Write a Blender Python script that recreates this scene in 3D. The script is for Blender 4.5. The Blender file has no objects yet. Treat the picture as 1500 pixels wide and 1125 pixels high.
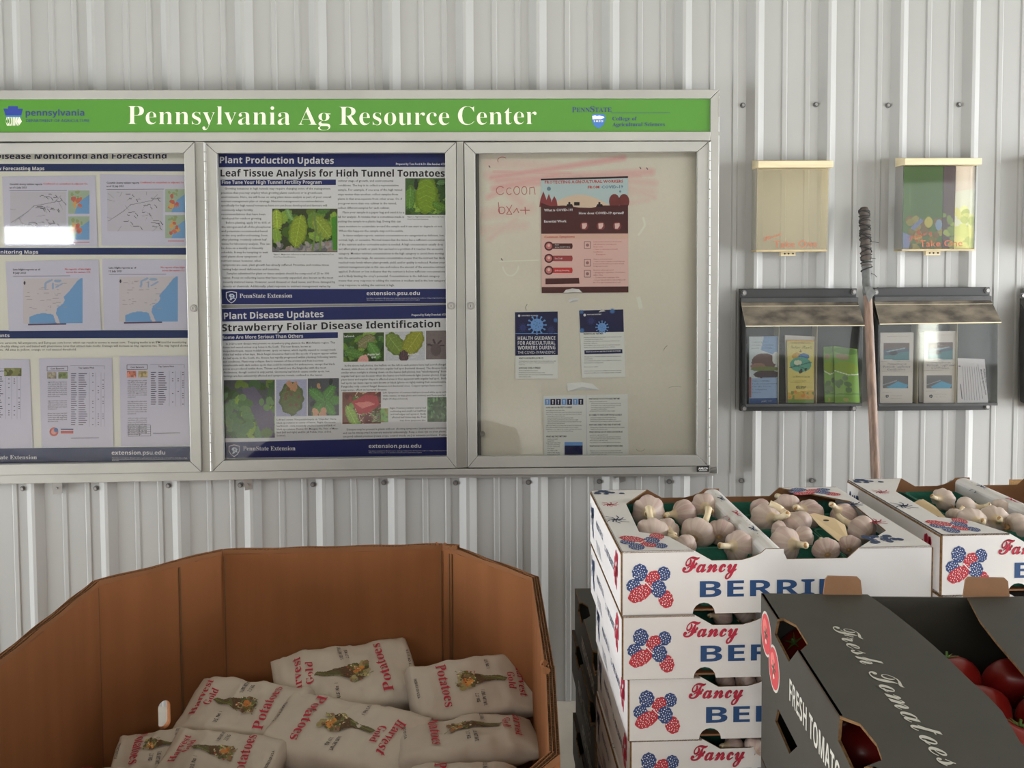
import bpy, bmesh, math, random
import numpy as np
from mathutils import Vector, Matrix, noise

random.seed(7)
SC = bpy.context.scene
COL = SC.collection

# ---------------------------------------------------------------- camera
F = 1400.0; CX = 750.0; CY = 451.5; EYE = Vector((0.0, 0.0, 1.43))
PIT = math.atan(0.0504); YAW = math.radians(1.1); ROL = 0.0050
fw = Vector((math.sin(YAW)*math.cos(PIT), math.cos(YAW)*math.cos(PIT), -math.sin(PIT)))
rt0 = Vector((math.cos(YAW), -math.sin(YAW), 0)); up0 = rt0.cross(fw)
rt = (rt0 - ROL*up0).normalized(); up = rt.cross(fw).normalized()
cam_d = bpy.data.cameras.new('camera'); cam = bpy.data.objects.new('camera', cam_d); COL.objects.link(cam)
cam_d.sensor_width = 36.0; cam_d.lens = F/1500*36.0; cam_d.shift_y = -(562.5-CY)/1500
cam_d.clip_start = 0.02; cam_d.clip_end = 200
cam.matrix_world = Matrix(((rt.x, up.x, -fw.x, EYE.x), (rt.y, up.y, -fw.y, EYE.y), (rt.z, up.z, -fw.z, EYE.z), (0, 0, 0, 1)))
SC.camera = cam

def ray(px, py): return fw + rt*((px-CX)/F) - up*((py-CY)/F)
def on_y(px, py, Y):
    d = ray(px, py); return EYE + d*(Y/d.y)
def on_z(px, py, Z):
    d = ray(px, py); return EYE + d*((Z-EYE.z)/d.z)

# ---------------------------------------------------------------- light, sky, exposure
SC.view_settings.view_transform = 'Standard'; SC.view_settings.look = 'None'
SC.view_settings.exposure = 0.12; SC.view_settings.gamma = 1.0; SC.view_settings.use_curve_mapping = False
wd = bpy.data.worlds.new('sky'); SC.world = wd; wd.use_nodes = True
_n = wd.node_tree.nodes; _l = wd.node_tree.links; _bg = _n['Background']
_tc = _n.new('ShaderNodeTexCoord'); _sx = _n.new('ShaderNodeSeparateXYZ'); _rp = _n.new('ShaderNodeValToRGB')
_l.new(_tc.outputs['Generated'], _sx.inputs[0]); _l.new(_sx.outputs['Z'], _rp.inputs[0]); _l.new(_rp.outputs[0], _bg.inputs[0])
_e = _rp.color_ramp.elements
_e[0].position = 0.0; _e[0].color = (0.20, 0.26, 0.12, 1); _e[1].position = 1.0; _e[1].color = (0.62, 0.76, 1.0, 1)
for _p, _c in ((0.055, (0.16, 0.24, 0.09, 1)), (0.09, (0.85, 0.92, 1.0, 1)), (0.3, (0.86, 0.93, 1.0, 1))):
    _x = _e.new(_p); _x.color = _c
_bg.inputs[1].default_value = 0.62

def area(name, loc, target, sx, sy, power, color):
    d = bpy.data.lights.new(name, 'AREA'); d.shape = 'RECTANGLE'; d.size = sx; d.size_y = sy; d.energy = power; d.color = color
    o = bpy.data.objects.new(name, d); COL.objects.link(o); o.location = loc
    o.rotation_euler = (Vector(target)-Vector(loc)).to_track_quat('-Z', 'Y').to_euler()
    return o
area('daylight_right_opening', (4.9, 1.3, 1.25), (0.3, 2.6, 0.8), 3.2, 2.2, 300, (0.97, 0.985, 1.0))
area('daylight_left_opening', (-5.3, 1.3, 0.95), (0.0, 2.6, 0.5), 3.2, 1.7, 240, (0.94, 0.97, 1.0))
area('high_rear_fill', (-0.6, -5.7, 3.62), (-0.3, 3.0, 0.6), 9.0, 0.9, 128, (1.0, 0.98, 0.94))  # added fill, high behind the camera so the case glass does not mirror it
area('daylight_rear_right_door', (5.3, -5.8, 1.25), (0.2, 3.0, 1.0), 4.4, 2.2, 85, (0.93, 0.96, 1.0))
_sk = area('floor_bounce_fill', (-0.3, -2.4, 4.1), (-0.3, -2.2, 0), 9.0, 2.4, 390, (0.93, 0.96, 1.0)); _sk.data.spread = math.radians(75)  # added overhead fill; its bounce off the floor brightens the lower wall
area('daylight_rear_window', (-5.57, -5.98, 1.76), (-5.0, 0, 1.7), 0.82, 0.22, 14, (0.93, 0.97, 1.0))
area('daylight_low_opening', (5.46, -5.98, 0.42), (5.0, 0, 0.5), 0.22, 0.55, 9, (0.97, 1.0, 0.88))

# ---------------------------------------------------------------- helpers
def lin(c):
    c = c/255.0
    return c/12.92 if c <= 0.04045 else ((c+0.055)/1.055)**2.4
KALB = 1.42
def C(r, g, b, k=None):
    k = KALB if k is None else k
    return (min(.92, lin(r)*k), min(.92, lin(g)*k), min(.92, lin(b)*k))

def mat(name, col, rough=0.6, metal=0.0, spec=None, var=0.0, vscale=8.0, bump=0.0, bscale=40.0, stretch=None, coat=0.0, dark=None, attr=False):
    m = bpy.data.materials.new(name); m.use_nodes = True; nt = m.node_tree; b = nt.nodes['Principled BSDF']
    b.inputs['Base Color'].default_value = (*col, 1); b.inputs['Roughness'].default_value = rough; b.inputs['Metallic'].default_value = metal
    if spec is not None: b.inputs['Specular IOR Level'].default_value = spec
    if coat: b.inputs['Coat Weight'].default_value = coat; b.inputs['Coat Roughness'].default_value = 0.15
    tc = nt.nodes.new('ShaderNodeTexCoord'); mp = nt.nodes.new('ShaderNodeMapping'); nt.links.new(tc.outputs['Object'], mp.inputs[0])
    if stretch: mp.inputs['Scale'].default_value = stretch
    if attr:
        at = nt.nodes.new('ShaderNodeAttribute'); at.attribute_name = 'Col'; nt.links.new(at.outputs['Color'], b.inputs['Base Color'])
    if var and not attr:
        nz = nt.nodes.new('ShaderNodeTexNoise'); nz.inputs['Scale'].default_value = vscale; nz.inputs['Detail'].default_value = 6
        nt.links.new(mp.outputs[0], nz.inputs['Vector'])
        r = nt.nodes.new('ShaderNodeValToRGB'); d = dark or tuple(c*(1-var) for c in col); hi = tuple(min(1, c*(1+var*.5)) for c in col)
        r.color_ramp.elements[0].position = .35; r.color_ramp.elements[1].position = .65
        r.color_ramp.elements[0].color = (*d, 1); r.color_ramp.elements[1].color = (*hi, 1)
        nt.links.new(nz.outputs['Fac'], r.inputs[0]); nt.links.new(r.outputs[0], b.inputs['Base Color'])
    if bump:
        n2 = nt.nodes.new('ShaderNodeTexNoise'); n2.inputs['Scale'].default_value = bscale; n2.inputs['Detail'].default_value = 4
        nt.links.new(mp.outputs[0], n2.inputs['Vector'])
        bp = nt.nodes.new('ShaderNodeBump'); bp.inputs['Strength'].default_value = bump; bp.inputs['Distance'].default_value = 0.004
        nt.links.new(n2.outputs['Fac'], bp.inputs['Height']); nt.links.new(bp.outputs[0], b.inputs['Normal'])
    return m

def glassmat(name, tint=(1, 1, 1), rough=0.02, refl=1.0):
    m = bpy.data.materials.new(name); m.use_nodes = True; nt = m.node_tree; nt.nodes.remove(nt.nodes['Principled BSDF'])
    out = nt.nodes['Material Output']; tr = nt.nodes.new('ShaderNodeBsdfTransparent'); tr.inputs[0].default_value = (*tint, 1)
    gl = nt.nodes.new('ShaderNodeBsdfGlossy'); gl.inputs['Roughness'].default_value = rough
    fr = nt.nodes.new('ShaderNodeFresnel'); fr.inputs[0].default_value = 1.33
    mx = nt.nodes.new('ShaderNodeMixShader'); nt.links.new(fr.outputs[0], mx.inputs[0])
    nt.links.new(tr.outputs[0], mx.inputs[1]); nt.links.new(gl.outputs[0], mx.inputs[2]); nt.links.new(mx.outputs[0], out.inputs[0])
    return m

M = {}
M['ink'] = mat('printed_ink', (1, 1, 1), rough=.55, attr=True, spec=.3)
M['gloss'] = mat('glossy_print', (1, 1, 1), rough=.35, attr=True)
M['wall'] = mat('painted_sheet_metal', (.375, .376, .368), rough=.36, var=.03, vscale=1.2, spec=.6)
M['alu'] = mat('brushed_aluminium', (.40, .395, .37), rough=.42, metal=.5, var=.10, vscale=3, bump=.05, bscale=60)
M['alu2'] = mat('dull_aluminium_trim', (.40, .39, .37), rough=.5, metal=.5)
M['steel'] = mat('zinc_steel', (.30, .29, .28), rough=.4, metal=.8)
M['rubber'] = mat('grey_washer', (.13, .13, .13), rough=.7)
M['dark'] = mat('dark_recess', (.03, .03, .03), rough=.9)
M['glass'] = glassmat('clear_glass', (.97, .98, .97), .03)
M['acrylic'] = glassmat('aged_acrylic', (.93, .93, .88), .12)
M['paper'] = mat('white_paper', C(200, 196, 200), rough=.6, spec=.2)
M['card'] = mat('brown_cardboard', C(146, 100, 68, 1.0), rough=.85, var=.10, vscale=9, bump=.06, bscale=25, stretch=(1, 1, .25), spec=.15)
M['cardedge'] = mat('cardboard_cut_edge', C(126, 96, 66, 1.0), rough=.9, var=.35, vscale=160, spec=.1)
M['board'] = mat('white_clay_coat_board', C(200, 197, 196, 1.3), rough=.6, spec=.25, var=.03, vscale=12)
M['inner'] = mat('kraft_board_inside', C(128, 92, 66, 1.1), rough=.85, var=.08, vscale=20, spec=.15)
M['black'] = mat('black_printed_board', C(66, 64, 58, 1.1), rough=.62, var=.06, vscale=15, spec=.35)
M['floor'] = mat('concrete_floor', C(176, 170, 160, 1.35), rough=.8, var=.15, vscale=5, bump=.15, bscale=60)
M['ceil'] = mat('ceiling_boards', (.22, .20, .15), rough=.8)
M['pine'] = mat('pale_pine', C(206, 192, 158, 1.15), rough=.6, var=.12, vscale=3, stretch=(2, 2, 30))
M['pinedirty'] = mat('weathered_pine_top', C(168, 152, 118), rough=.7, var=.3, vscale=12)

class MB:
    def __init__(s): s.v = []; s.f = []; s.m = []; s.c = []
    def add(s, vs, fs, mi=0, col=None):
        o = len(s.v); s.v.extend([tuple(v) for v in vs])
        for f in fs: s.f.append(tuple(i+o for i in f)); s.m.append(mi); s.c.append(col)
    def box(s, a, b, mi=0, col=None):
        x0, y0, z0 = a; x1, y1, z1 = b
        s.add([(x0,y0,z0),(x1,y0,z0),(x1,y1,z0),(x0,y1,z0),(x0,y0,z1),(x1,y0,z1),(x1,y1,z1),(x0,y1,z1)],
              [(0,3,2,1),(4,5,6,7),(0,1,5,4),(1,2,6,5),(2,3,7,6),(3,0,4,7)], mi, col)
    def sheet(s, pts, n, mi=(0, 0, 0), col=None):
        """a flat piece: outline pts, thickened along vector n; materials (front, back, edge)"""
        k = len(pts); n = Vector(n); A = [Vector(p) for p in pts]; B = [p+n for p in A]
        s.add(A+B, [tuple(range(k))], mi[0], col); o = len(s.v)-2*k
        s.f.append(tuple(o+k+i for i in reversed(range(k)))); s.m.append(mi[1]); s.c.append(col)
        for i in range(k):
            j = (i+1) % k
            s.f.append((o+j, o+i, o+k+i, o+k+j)); s.m.append(mi[2]); s.c.append(col)
    def tube(s, path, rad, seg=8, mi=0, col=None, cap=True):
        path = [Vector(p) for p in path]; rad = rad if isinstance(rad, (list, tuple)) else [rad]*len(path)
        o = len(s.v); n = len(path); ref = None
        for i, p in enumerate(path):
            t = (path[min(i+1, n-1)]-path[max(i-1, 0)]).normalized()
            if ref is None: ref = t.orthogonal().normalized()
            ref = (ref - t*ref.dot(t)).normalized(); b = t.cross(ref)
            for k in range(seg):
                a = 2*math.pi*k/seg; s.v.append(tuple(p+(ref*math.cos(a)+b*math.sin(a))*rad[i]))
        for i in range(n-1):
            for k in range(seg):
                q = (k+1) % seg; s.f.append((o+i*seg+k, o+i*seg+q, o+(i+1)*seg+q, o+(i+1)*seg+k)); s.m.append(mi); s.c.append(col)
        if cap:
            s.f.append(tuple(o+k for k in reversed(range(seg)))); s.m.append(mi); s.c.append(col)
            s.f.append(tuple(o+(n-1)*seg+k for k in range(seg))); s.m.append(mi); s.c.append(col)
    def build(s, name, mats, parent=None, smooth=False, loc=None):
        me = bpy.data.meshes.new(name); me.from_pydata(s.v, [], s.f)
        for m in (mats if isinstance(mats, (list, tuple)) else [mats]): me.materials.append(m)
        if s.f:
            me.polygons.foreach_set('material_index', s.m)
            if smooth: me.polygons.foreach_set('use_smooth', [True]*len(s.f))
            if any(c is not None for c in s.c):
                ca = me.color_attributes.new('Col', 'FLOAT_COLOR', 'CORNER')
                d = np.ones((len(me.loops), 4), dtype=np.float32); k = 0
                cc = np.array([(c if c is not None else (1, 1, 1)) for c in s.c], dtype=np.float32)
                cnt = np.array([len(f) for f in s.f]); d[:, :3] = np.repeat(cc, cnt, axis=0)
                ca.data.foreach_set('color', d.ravel())
        me.update()
        o = bpy.data.objects.new(name, me); COL.objects.link(o)
        if loc is not None: o.location = loc
        if parent is not None: o.parent = parent
        return o

def tag(o, label=None, cat=None, group=None, kind=None):
    if label: o['label'] = label
    if cat: o['category'] = cat
    if group: o['group'] = group
    if kind: o['kind'] = kind
    return o
def empty(name, loc=(0, 0, 0), label=None, cat=None, group=None):
    o = bpy.data.objects.new(name, None); COL.objects.link(o); o.location = loc; o.empty_display_size = .05
    return tag(o, label, cat, group)
def kids(o): return [c for c in bpy.data.objects if c.parent == o]
_KIDS = {}
def copy_tree(o, parent=None):
    c = o.copy(); COL.objects.link(c)
    if parent is not None: c.parent = parent
    for ch in kids(o): copy_tree(ch, c)
    return c

# ---- lettering as mesh: every text uses the built-in font (its fallback glyphs give bold, serif and script)
def alpha(s, U, L): return ''.join(chr(U+ord(c)-65) if 'A' <= c <= 'Z' else chr(L+ord(c)-97) if 'a' <= c <= 'z' else c for c in s)
STY = {'sans': lambda s: s, 'bold': lambda s: alpha(s, 0x1D5D4, 0x1D5EE), 'serif': lambda s: alpha(s, 0x1D400, 0x1D41A),
       'ital': lambda s: alpha(s, 0x1D468, 0x1D482), 'script': lambda s: alpha(s, 0x1D4D0, 0x1D4EA), 'black': lambda s: alpha(s, 0x1D56C, 0x1D586)}
_gl = {}
def _curve_mesh(body, off, res):
    cu = bpy.data.curves.new('t', 'FONT'); cu.body = body; cu.offset = off; cu.resolution_u = res; cu.fill_mode = 'FRONT'
    ob = bpy.data.objects.new('t', cu); me = ob.to_mesh()
    v = np.empty(len(me.vertices)*3, dtype=np.float32); me.vertices.foreach_get('co', v); v = v.reshape(-1, 3)[:, :2].copy()
    f = [tuple(p.vertices) for p in me.polygons]
    ob.to_mesh_clear(); bpy.data.objects.remove(ob); bpy.data.curves.remove(cu); return v, f
_bar = {}
def glyph(c, style, off, res):
    k = (c, style, off, res)
    if k not in _gl:
        if off not in _bar: _bar[off] = _curve_mesh('|', off, 1)[0][:, 0].max()
        g = STY[style](c); v, f = _curve_mesh(g, off, res); w, _ = _curve_mesh(g+'|', off, 1)
        _gl[k] = (v, f, float(w[:, 0].max()-_bar[off]))
    return _gl[k]
_tc = {}
def tmesh(s, style='sans', off=0.0, res=2):
    k = (s, style, off, res)
    if k in _tc: return _tc[k]
    V = []; Fs = []; x = 0; n = 0
    for c in s:
        if c == ' ': x += .27; continue
        v, f, adv = glyph(c, style, off, res); V.append(v+np.array([x, 0], dtype=np.float32)); Fs += [tuple(a+n for a in q) for q in f]; n += len(v); x += adv
    _tc[k] = (np.concatenate(V) if V else np.zeros((0, 2)), Fs); return _tc[k]
def snap(style, off, res, cap):
    if cap < .5 and style in ('bold', 'sans'): return (style, 0.0, 2)
    if style == 'serif': return (style, -.012, 3) if cap > 12 else (style, 0.0, 2)
    if style in ('sans', 'ital'): return ('sans', .008, 1) if cap < 4 else ('sans', 0.0, 2)
    if style == 'bold': return ('sans', .028, 1) if cap < 4.7 else (('bold', 0.0, 2) if cap < 6 else ('bold', .003, 2))
    return (style, .006 if off > .015 else 0.0, 3)

def put_text(mb, P, s, x0, y0, x1=None, y1=None, cap=10, style='sans', col=(0, 0, 0), off=0.0, res=2, lift=0.0003, flip=1, mi=0):
    """baseline from (x0,y0) to (x1,y1) in the coordinates of surface P(x, y, lift); y grows downward when flip=1"""
    v, f = tmesh(s, *snap(style, off, res, cap))
    if len(v) == 0: return
    xa, xb = v[:, 0].min(), v[:, 0].max(); sy = cap/0.70
    if x1 is None: x1 = x0+(xb-xa)*sy*.95
    if y1 is None: y1 = y0
    L = math.hypot(x1-x0, y1-y0); ex = ((x1-x0)/L, (y1-y0)/L); ey = (ex[1]*flip, -ex[0]*flip)
    kx = L/max(1e-6, xb-xa)
    mb.add([P(x0+(a-xa)*kx*ex[0]+b*sy*ey[0], y0+(a-xa)*kx*ex[1]+b*sy*ey[1], lift) for a, b in v], f, mi, col)

def put_poly(mb, P, pts, col, lift=0.0002): mb.add([P(x, y, lift) for x, y in pts], [tuple(range(len(pts)))], 0, col)
def put_rect(mb, P, x0, y0, x1, y1, col, lift=0.0002, n=1):
    for i in range(n):
        a = x0+(x1-x0)*i/n; b = x0+(x1-x0)*(i+1)/n
        put_poly(mb, P, [(a, y0), (b, y0), (b, y1), (a, y1)], col, lift)
def put_disc(mb, P, x, y, r, col, lift=0.0002, n=14, ry=None):
    ry = r if ry is None else ry
    put_poly(mb, P, [(x+r*math.cos(2*math.pi*i/n), y+ry*math.sin(2*math.pi*i/n)) for i in range(n)], col, lift)
def put_line(mb, P, pts, w, col, lift=0.0003):
    for (x0, y0), (x1, y1) in zip(pts, pts[1:]):
        L = math.hypot(x1-x0, y1-y0) or 1e-6; nx, ny = -(y1-y0)/L*w/2, (x1-x0)/L*w/2
        put_poly(mb, P, [(x0+nx, y0+ny), (x1+nx, y1+ny), (x1-nx, y1-ny), (x0-nx, y0-ny)], col, lift)

# ---- pictures: a painted grid of cells, only where alpha > 0
class Canvas:
    def __init__(s, w, h, col=None):
        s.w = w; s.h = h; s.a = np.zeros((h, w, 4), dtype=np.float32)
        s.X, s.Y = np.meshgrid(np.arange(w)+.5, np.arange(h)+.5)
        if col is not None: s.a[..., :3] = col; s.a[..., 3] = 1
    def mask(s, m, col, al=1.0):
        c = np.array(col, dtype=np.float32); s.a[..., :3] = np.where(m[..., None], s.a[..., :3]*(1-al)+c*al, s.a[..., :3]); s.a[..., 3] = np.where(m, 1, s.a[..., 3])
    def ell(s, x, y, rx, ry, col, rot=0, al=1.0, edge=0.0, seed=0):
        c, d = math.cos(rot), math.sin(rot); u = (s.X-x)*c+(s.Y-y)*d; v = -(s.X-x)*d+(s.Y-y)*c
        r = (u/rx)**2+(v/ry)**2
        if edge: r = r*(1+edge*np.sin(np.arctan2(v, u)*9+seed))
        s.mask(r < 1, col, al)
    def poly(s, pts, col, al=1.0):
        m = np.zeros((s.h, s.w), bool); n = len(pts)
        for i in range(n):
            x0, y0 = pts[i]; x1, y1 = pts[(i+1) % n]
            if y0 == y1: continue
            c = ((s.Y > min(y0, y1)) & (s.Y <= max(y0, y1))) & (s.X < (x1-x0)*(s.Y-y0)/(y1-y0)+x0)
            m ^= c
        s.mask(m, col, al)
    def line(s, pts, w, col, al=1.0):
        for (x0, y0), (x1, y1) in zip(pts, pts[1:]):
            L2 = (x1-x0)**2+(y1-y0)**2 or 1e-6; t = np.clip(((s.X-x0)*(x1-x0)+(s.Y-y0)*(y1-y0))/L2, 0, 1)
            s.mask((s.X-x0-t*(x1-x0))**2+(s.Y-y0-t*(y1-y0))**2 < (w/2)**2, col, al)
    def blobs(s, n, r, cols, rng, box=None, al=1.0, asp=1.0):
        bx = box or (0, 0, s.w, s.h)
        for _ in range(n):
            s.ell(rng.uniform(bx[0], bx[2]), rng.uniform(bx[1], bx[3]), rng.uniform(.5, 1)*r, rng.uniform(.5, 1)*r*asp, rng.choice(cols), rng.uniform(0, 3.1), al)
    def noise(s, amt, seed=0):
        r = np.random.RandomState(seed); s.a[..., :3] *= (1+amt*(r.rand(s.h, s.w, 1)-.5))
    def put(s, mb, P, x0, y0, x1, y1, lift=0.0004, mi=0):
        """run-length quads of equal colour along each row, mapped to surface rectangle"""
        w, h = s.w, s.h; q = np.round(s.a[..., :3]*60)/60
        sx = (x1-x0)/w; sy = (y1-y0)/h
        for j in range(h):
            i = 0
            while i < w:
                if s.a[j, i, 3] <= 0: i += 1; continue
                k = i+1
                while k < w and s.a[j, k, 3] > 0 and k-i < 6 and (q[j, k] == q[j, i]).all(): k += 1
                a, b = x0+i*sx, x0+k*sx; c, d = y0+j*sy, y0+(j+1)*sy
                mb.add([P(a, c, lift), P(b, c, lift), P(b, d, lift), P(a, d, lift)], [(0, 3, 2, 1) if False else (0, 1, 2, 3)], mi, tuple(float(t) for t in q[j, i]))
                i = k

def PY(Y):  # the photograph's own grid laid on an upright plane at distance Y
    O = on_y(0, 0, Y)
    def P(x, y, lift=0.0): return on_y(x, y, Y-lift)
    return P
def panel_y(mb, quad, Y, th, mi=0, col=None):
    """box whose front face has the given photo corners at depth Y and which runs th backwards"""
    A = [on_y(x, y, Y) for x, y in quad]
    mb.sheet(A, (0, th, 0), (mi, mi, mi), col)
# ================================================================ THE SETTING
WY = 3.03      # plane of the metal wall
CEIL = 4.2
mb = MB(); mb.box((-8, -6, -.1), (8, WY+.12, 0)); fl = mb.build('floor', M['floor']); tag(fl, kind='structure')
mb = MB(); mb.box((-8, -6, CEIL), (8, WY+.12, CEIL+.05)); tag(mb.build('ceiling', M['ceil']), kind='structure')
# rear wall of the shed behind the viewer, with door openings
mb = MB()
def wall_with_holes(mb, x0, x1, z0, z1, holes, y0, y1):
    xs = sorted(set([x0, x1]+[h[0] for h in holes]+[h[1] for h in holes])); zs = sorted(set([z0, z1]+[h[2] for h in holes]+[h[3] for h in holes]))
    for a, b in zip(xs, xs[1:]):
        for c, d in zip(zs, zs[1:]):
            if any(h[0] <= a and b <= h[1] and h[2] <= c and d <= h[3] for h in holes): continue
            mb.box((a, y0, c), (b, y1, d))
M['rear'] = mat('rear_wall_boards', (.22, .20, .17), rough=.8)
wall_with_holes(mb, -8, 8, 0, CEIL, [(-5.99, -5.15, 1.64, 1.88), (5.34, 5.58, .13, .71), (3.1, 5.3, .13, 2.35), (5.62, 7.5, .13, 2.35)], -6.1, -6)
tag(mb.build('wall_front', M['rear']), kind='structure')
wall = MB(); wall.box((-3.2, WY+.02, 0), (3.2, WY+.1, CEIL)); wall = wall.build('wall_back', M['rear']); tag(wall, kind='structure')

PIT9 = .2286
XR = on_y(800.9, 132, WY).x     # right foot of the rib seen at 801
def profile():
    p = []
    for k in range(4):
        o = k*PIT9
        # from right foot of a major rib to the right foot of the next one
        p += [(o+.0, 0), (o+.054, 0), (o+.058, -.0035), (o+.070, -.0035), (o+.074, 0), (o+.127, 0), (o+.131, -.0035), (o+.143, -.0035), (o+.147, 0),
              (o+PIT9-.056, 0), (o+PIT9-.036, -.017), (o+PIT9-.033, -.019), (o+PIT9-.023, -.019), (o+PIT9-.020, -.017)]
    p.append((4*PIT9, 0)); return p
pr = profile(); mb = MB(); n = len(pr)
mb.add([(x, y, .0) for x, y in pr]+[(x, y, CEIL) for x, y in pr]+[(x, y+.001, .0) for x, y in pr]+[(x, y+.001, CEIL) for x, y in pr],
       [(i, i+1, n+i+1, n+i) for i in range(n-1)]+[(2*n+i+1, 2*n+i, 3*n+i, 3*n+i+1) for i in range(n-1)])
pan0 = None
for k in range(-3, 3):
    x = XR+k*4*PIT9+PIT9*1
    if pan0 is None: pan0 = mb.build('metal_panel', M['wall'], wall, loc=(x, WY, 0)); o = pan0
    else: o = pan0.copy(); COL.objects.link(o); o.location.x = x
    o.location.y = WY - (0.0004 if k % 2 else 0)
mb = MB()
for (r, y0, y1, mi, sg) in ((.0085, 0, -.0022, 0, 14), (.0050, -.0022, -.0075, 1, 6)):
    mb.tube([(0, y0, 0), (0, y1, 0)], r, sg, mi)
scr0 = None
zs_lo = on_y(600, 706, WY).z; zs_hi = on_y(1290, 154, WY).z
for zi, z in enumerate((zs_lo, zs_hi)):
    for k in range(-9, 9):
        x = XR+k*PIT9-.065
        if zi == 1 and x < on_y(1060, 150, WY).x: continue
        if zi == 0: px_ = 722+x*462; z = on_y(px_, float(np.interp(px_, [43, 254, 670, 875, 1180, 1386], [715.5, 712, 706, 704.5, 703, 707])), WY).z
        if scr0 is None: scr0 = mb.build('screw', [M['rubber'], M['steel']], wall); o = scr0
        else: o = scr0.copy(); COL.objects.link(o)
        o.location = (x+random.uniform(-.003, .003), WY-.0006, z+random.uniform(-.003, .003)); o.rotation_euler = (0, random.uniform(0, 3), 0)

# ================================================================ DISPLAY CASE
YF = 2.935; YG = 2.945; YB = 2.985; YP = 2.979
case = empty('display_case', (on_y(480, 700, YF).x, YF+.03, on_y(480, 700, YF).z), 'long three-door aluminium display case with green header sign on the metal wall', 'display case')
def cpart(mb, name, mats, parent=None, smooth=False):
    o = mb.build(name, mats, None, smooth); par = parent or case
    o.parent = par; o.matrix_parent_inverse = Matrix.Translation(case.location).inverted() if par is case else Matrix.Identity(4)
    return o
def sub(mb, name, mats, parent, smooth=False):
    o = mb.build(name, mats, None, smooth); o.parent = parent; return o
mb = MB(); panel_y(mb, [(-88, 138), (1048, 137), (1046, 697), (-82, 706)], YB+.004, .022); cpart(mb, 'back_board', M['alu2'])

def rail(quad, name='frame_rail', Y=YF, th=None, m='alu', parent=None):
    mb = MB(); panel_y(mb, quad, Y, (3.008-Y) if th is None else th)
    o = cpart(mb, name, M[m], parent)
    bv = o.modifiers.new('b', 'BEVEL'); bv.width = .0015; bv.segments = 2; return o
rail([(-96, 132), (1040.3, 131), (1053.5, 131), (1040.3, 144.5), (-96, 145.5)], 'top_rail')
rail([(-96, 194), (1041, 192.5), (1040.5, 206), (-96, 207.4)], 'middle_rail')
rail([(-96, 697.5), (330, 690.8), (1051, 683), (1051, 694.5), (600, 696), (300, 704), (-96, 711)], 'bottom_rail')
rail([(1041, 144.5), (1054, 131.3), (1051, 694), (1038.5, 694)], 'side_stile')
rail([(-96, 145.5), (-84, 145.5), (-80, 711), (-92, 711)], 'side_stile')
rail([(285, 207.2), (299, 207.6), (310.5, 692), (295.5, 692)], 'mullion', YF+.004)
rail([(668.4, 207.4), (679, 207.2), (685, 684.5), (668.8, 686)], 'mullion', YF+.004)
# raised corner key of the side stile
for a, b in ((136, 141), (144, 171), (193, 198)):
    mb = MB(); panel_y(mb, [(1052.5, a), (1054.6, a), (1054.6, b), (1052.5, b)], YF-.001, .012)
    cpart(mb, 'corner_key', M['alu2'])
# header sign
GREEN = C(78, 146, 36, .80)
mb = MB(); panel_y(mb, [(-85, 145), (1041, 144), (1041.5, 193.5), (-85, 194.5)], YF+.006, .003, 0, GREEN)
hdr = cpart(mb, 'header_sign', M['gloss']); hdr['label'] = 'bright green header panel with white serif lettering'
PH = PY(YF+.0058)
mb = MB(); CW = C(226, 228, 206, 1.1)
put_text(mb, PH, 'Pennsylvania', 187, 182, 425, 183, cap=28, style='serif', col=CW, off=-.019, res=5)
put_text(mb, PH, 'Ag', 437, 183, 484, 183.3, cap=27, style='serif', col=CW, off=-.019, res=5)
put_text(mb, PH, 'Resource', 497, 183.2, 658, 183.2, cap=28, style='serif', col=CW, off=-.019, res=5)
put_text(mb, PH, 'Center', 671, 183, 786, 182, cap=28, style='serif', col=CW, off=-.019, res=5)
sub(mb, 'lettering', M['gloss'], hdr)
NAVY = C(30, 42, 92); mb = MB()
put_text(mb, PH, 'pennsylvania', 37.5, 169.5, 123.5, 169.5, cap=8.6, style='bold', col=NAVY, res=3)
put_text(mb, PH, 'DEPARTMENT OF AGRICULTURE', 38, 179, 131, 179, cap=4.6, col=NAVY, res=2, off=.004)
sub(mb, 'department_lettering', M['gloss'], hdr); mb = MB()
put_text(mb, PH, 'P', 838, 164.5, 844, 164.5, cap=8, style='serif', col=NAVY, off=-.012, res=3)
put_text(mb, PH, 'ENN', 844.5, 164.3, 864, 164.3, cap=6.8, style='serif', col=NAVY, off=-.006, res=3)
put_text(mb, PH, 'S', 864.5, 164.2, 871, 164.2, cap=9, style='serif', col=NAVY, off=-.012, res=3)
put_text(mb, PH, 'TATE', 871.5, 164.2, 896, 164, cap=6.8, style='serif', col=NAVY, off=-.006, res=3)
put_line(mb, PH, [(895, 165.3), (982, 165)], .7, NAVY)
put_text(mb, PH, 'College of', 897, 176.5, 933, 176.3, cap=5.6, style='serif', col=NAVY, off=-.006, res=2)
put_text(mb, PH, 'Agricultural Sciences', 897, 185.2, 974, 184.6, cap=5.8, style='serif', col=NAVY, off=-.006, res=2)
sub(mb, 'college_lettering', M['gloss'], hdr)
mb = MB()
put_poly(mb, PH, [(5, 159), (12, 159.5), (12, 155.5), (26, 155.5), (26, 159.5), (33.5, 159.5), (31, 169), (8, 169)], C(24, 44, 120))
put_poly(mb, PH, [(8.4, 169.4), (31.5, 169.4), (31.5, 171.2), (8.4, 171.2)], C(40, 90, 150))
for k in range(9):
    a0 = -1+2*k/9; a1 = a0+.13
    put_poly(mb, PH, [(19.8+a0*10, 171.5), (19.8+a1*10, 171.5), (19.8+a1*11.5+a1*2, 178), (19.8+a1*8.5, 184), (19.8+a0*9.5, 184), (19.8+a0*11.5, 178)], CW)
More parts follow.
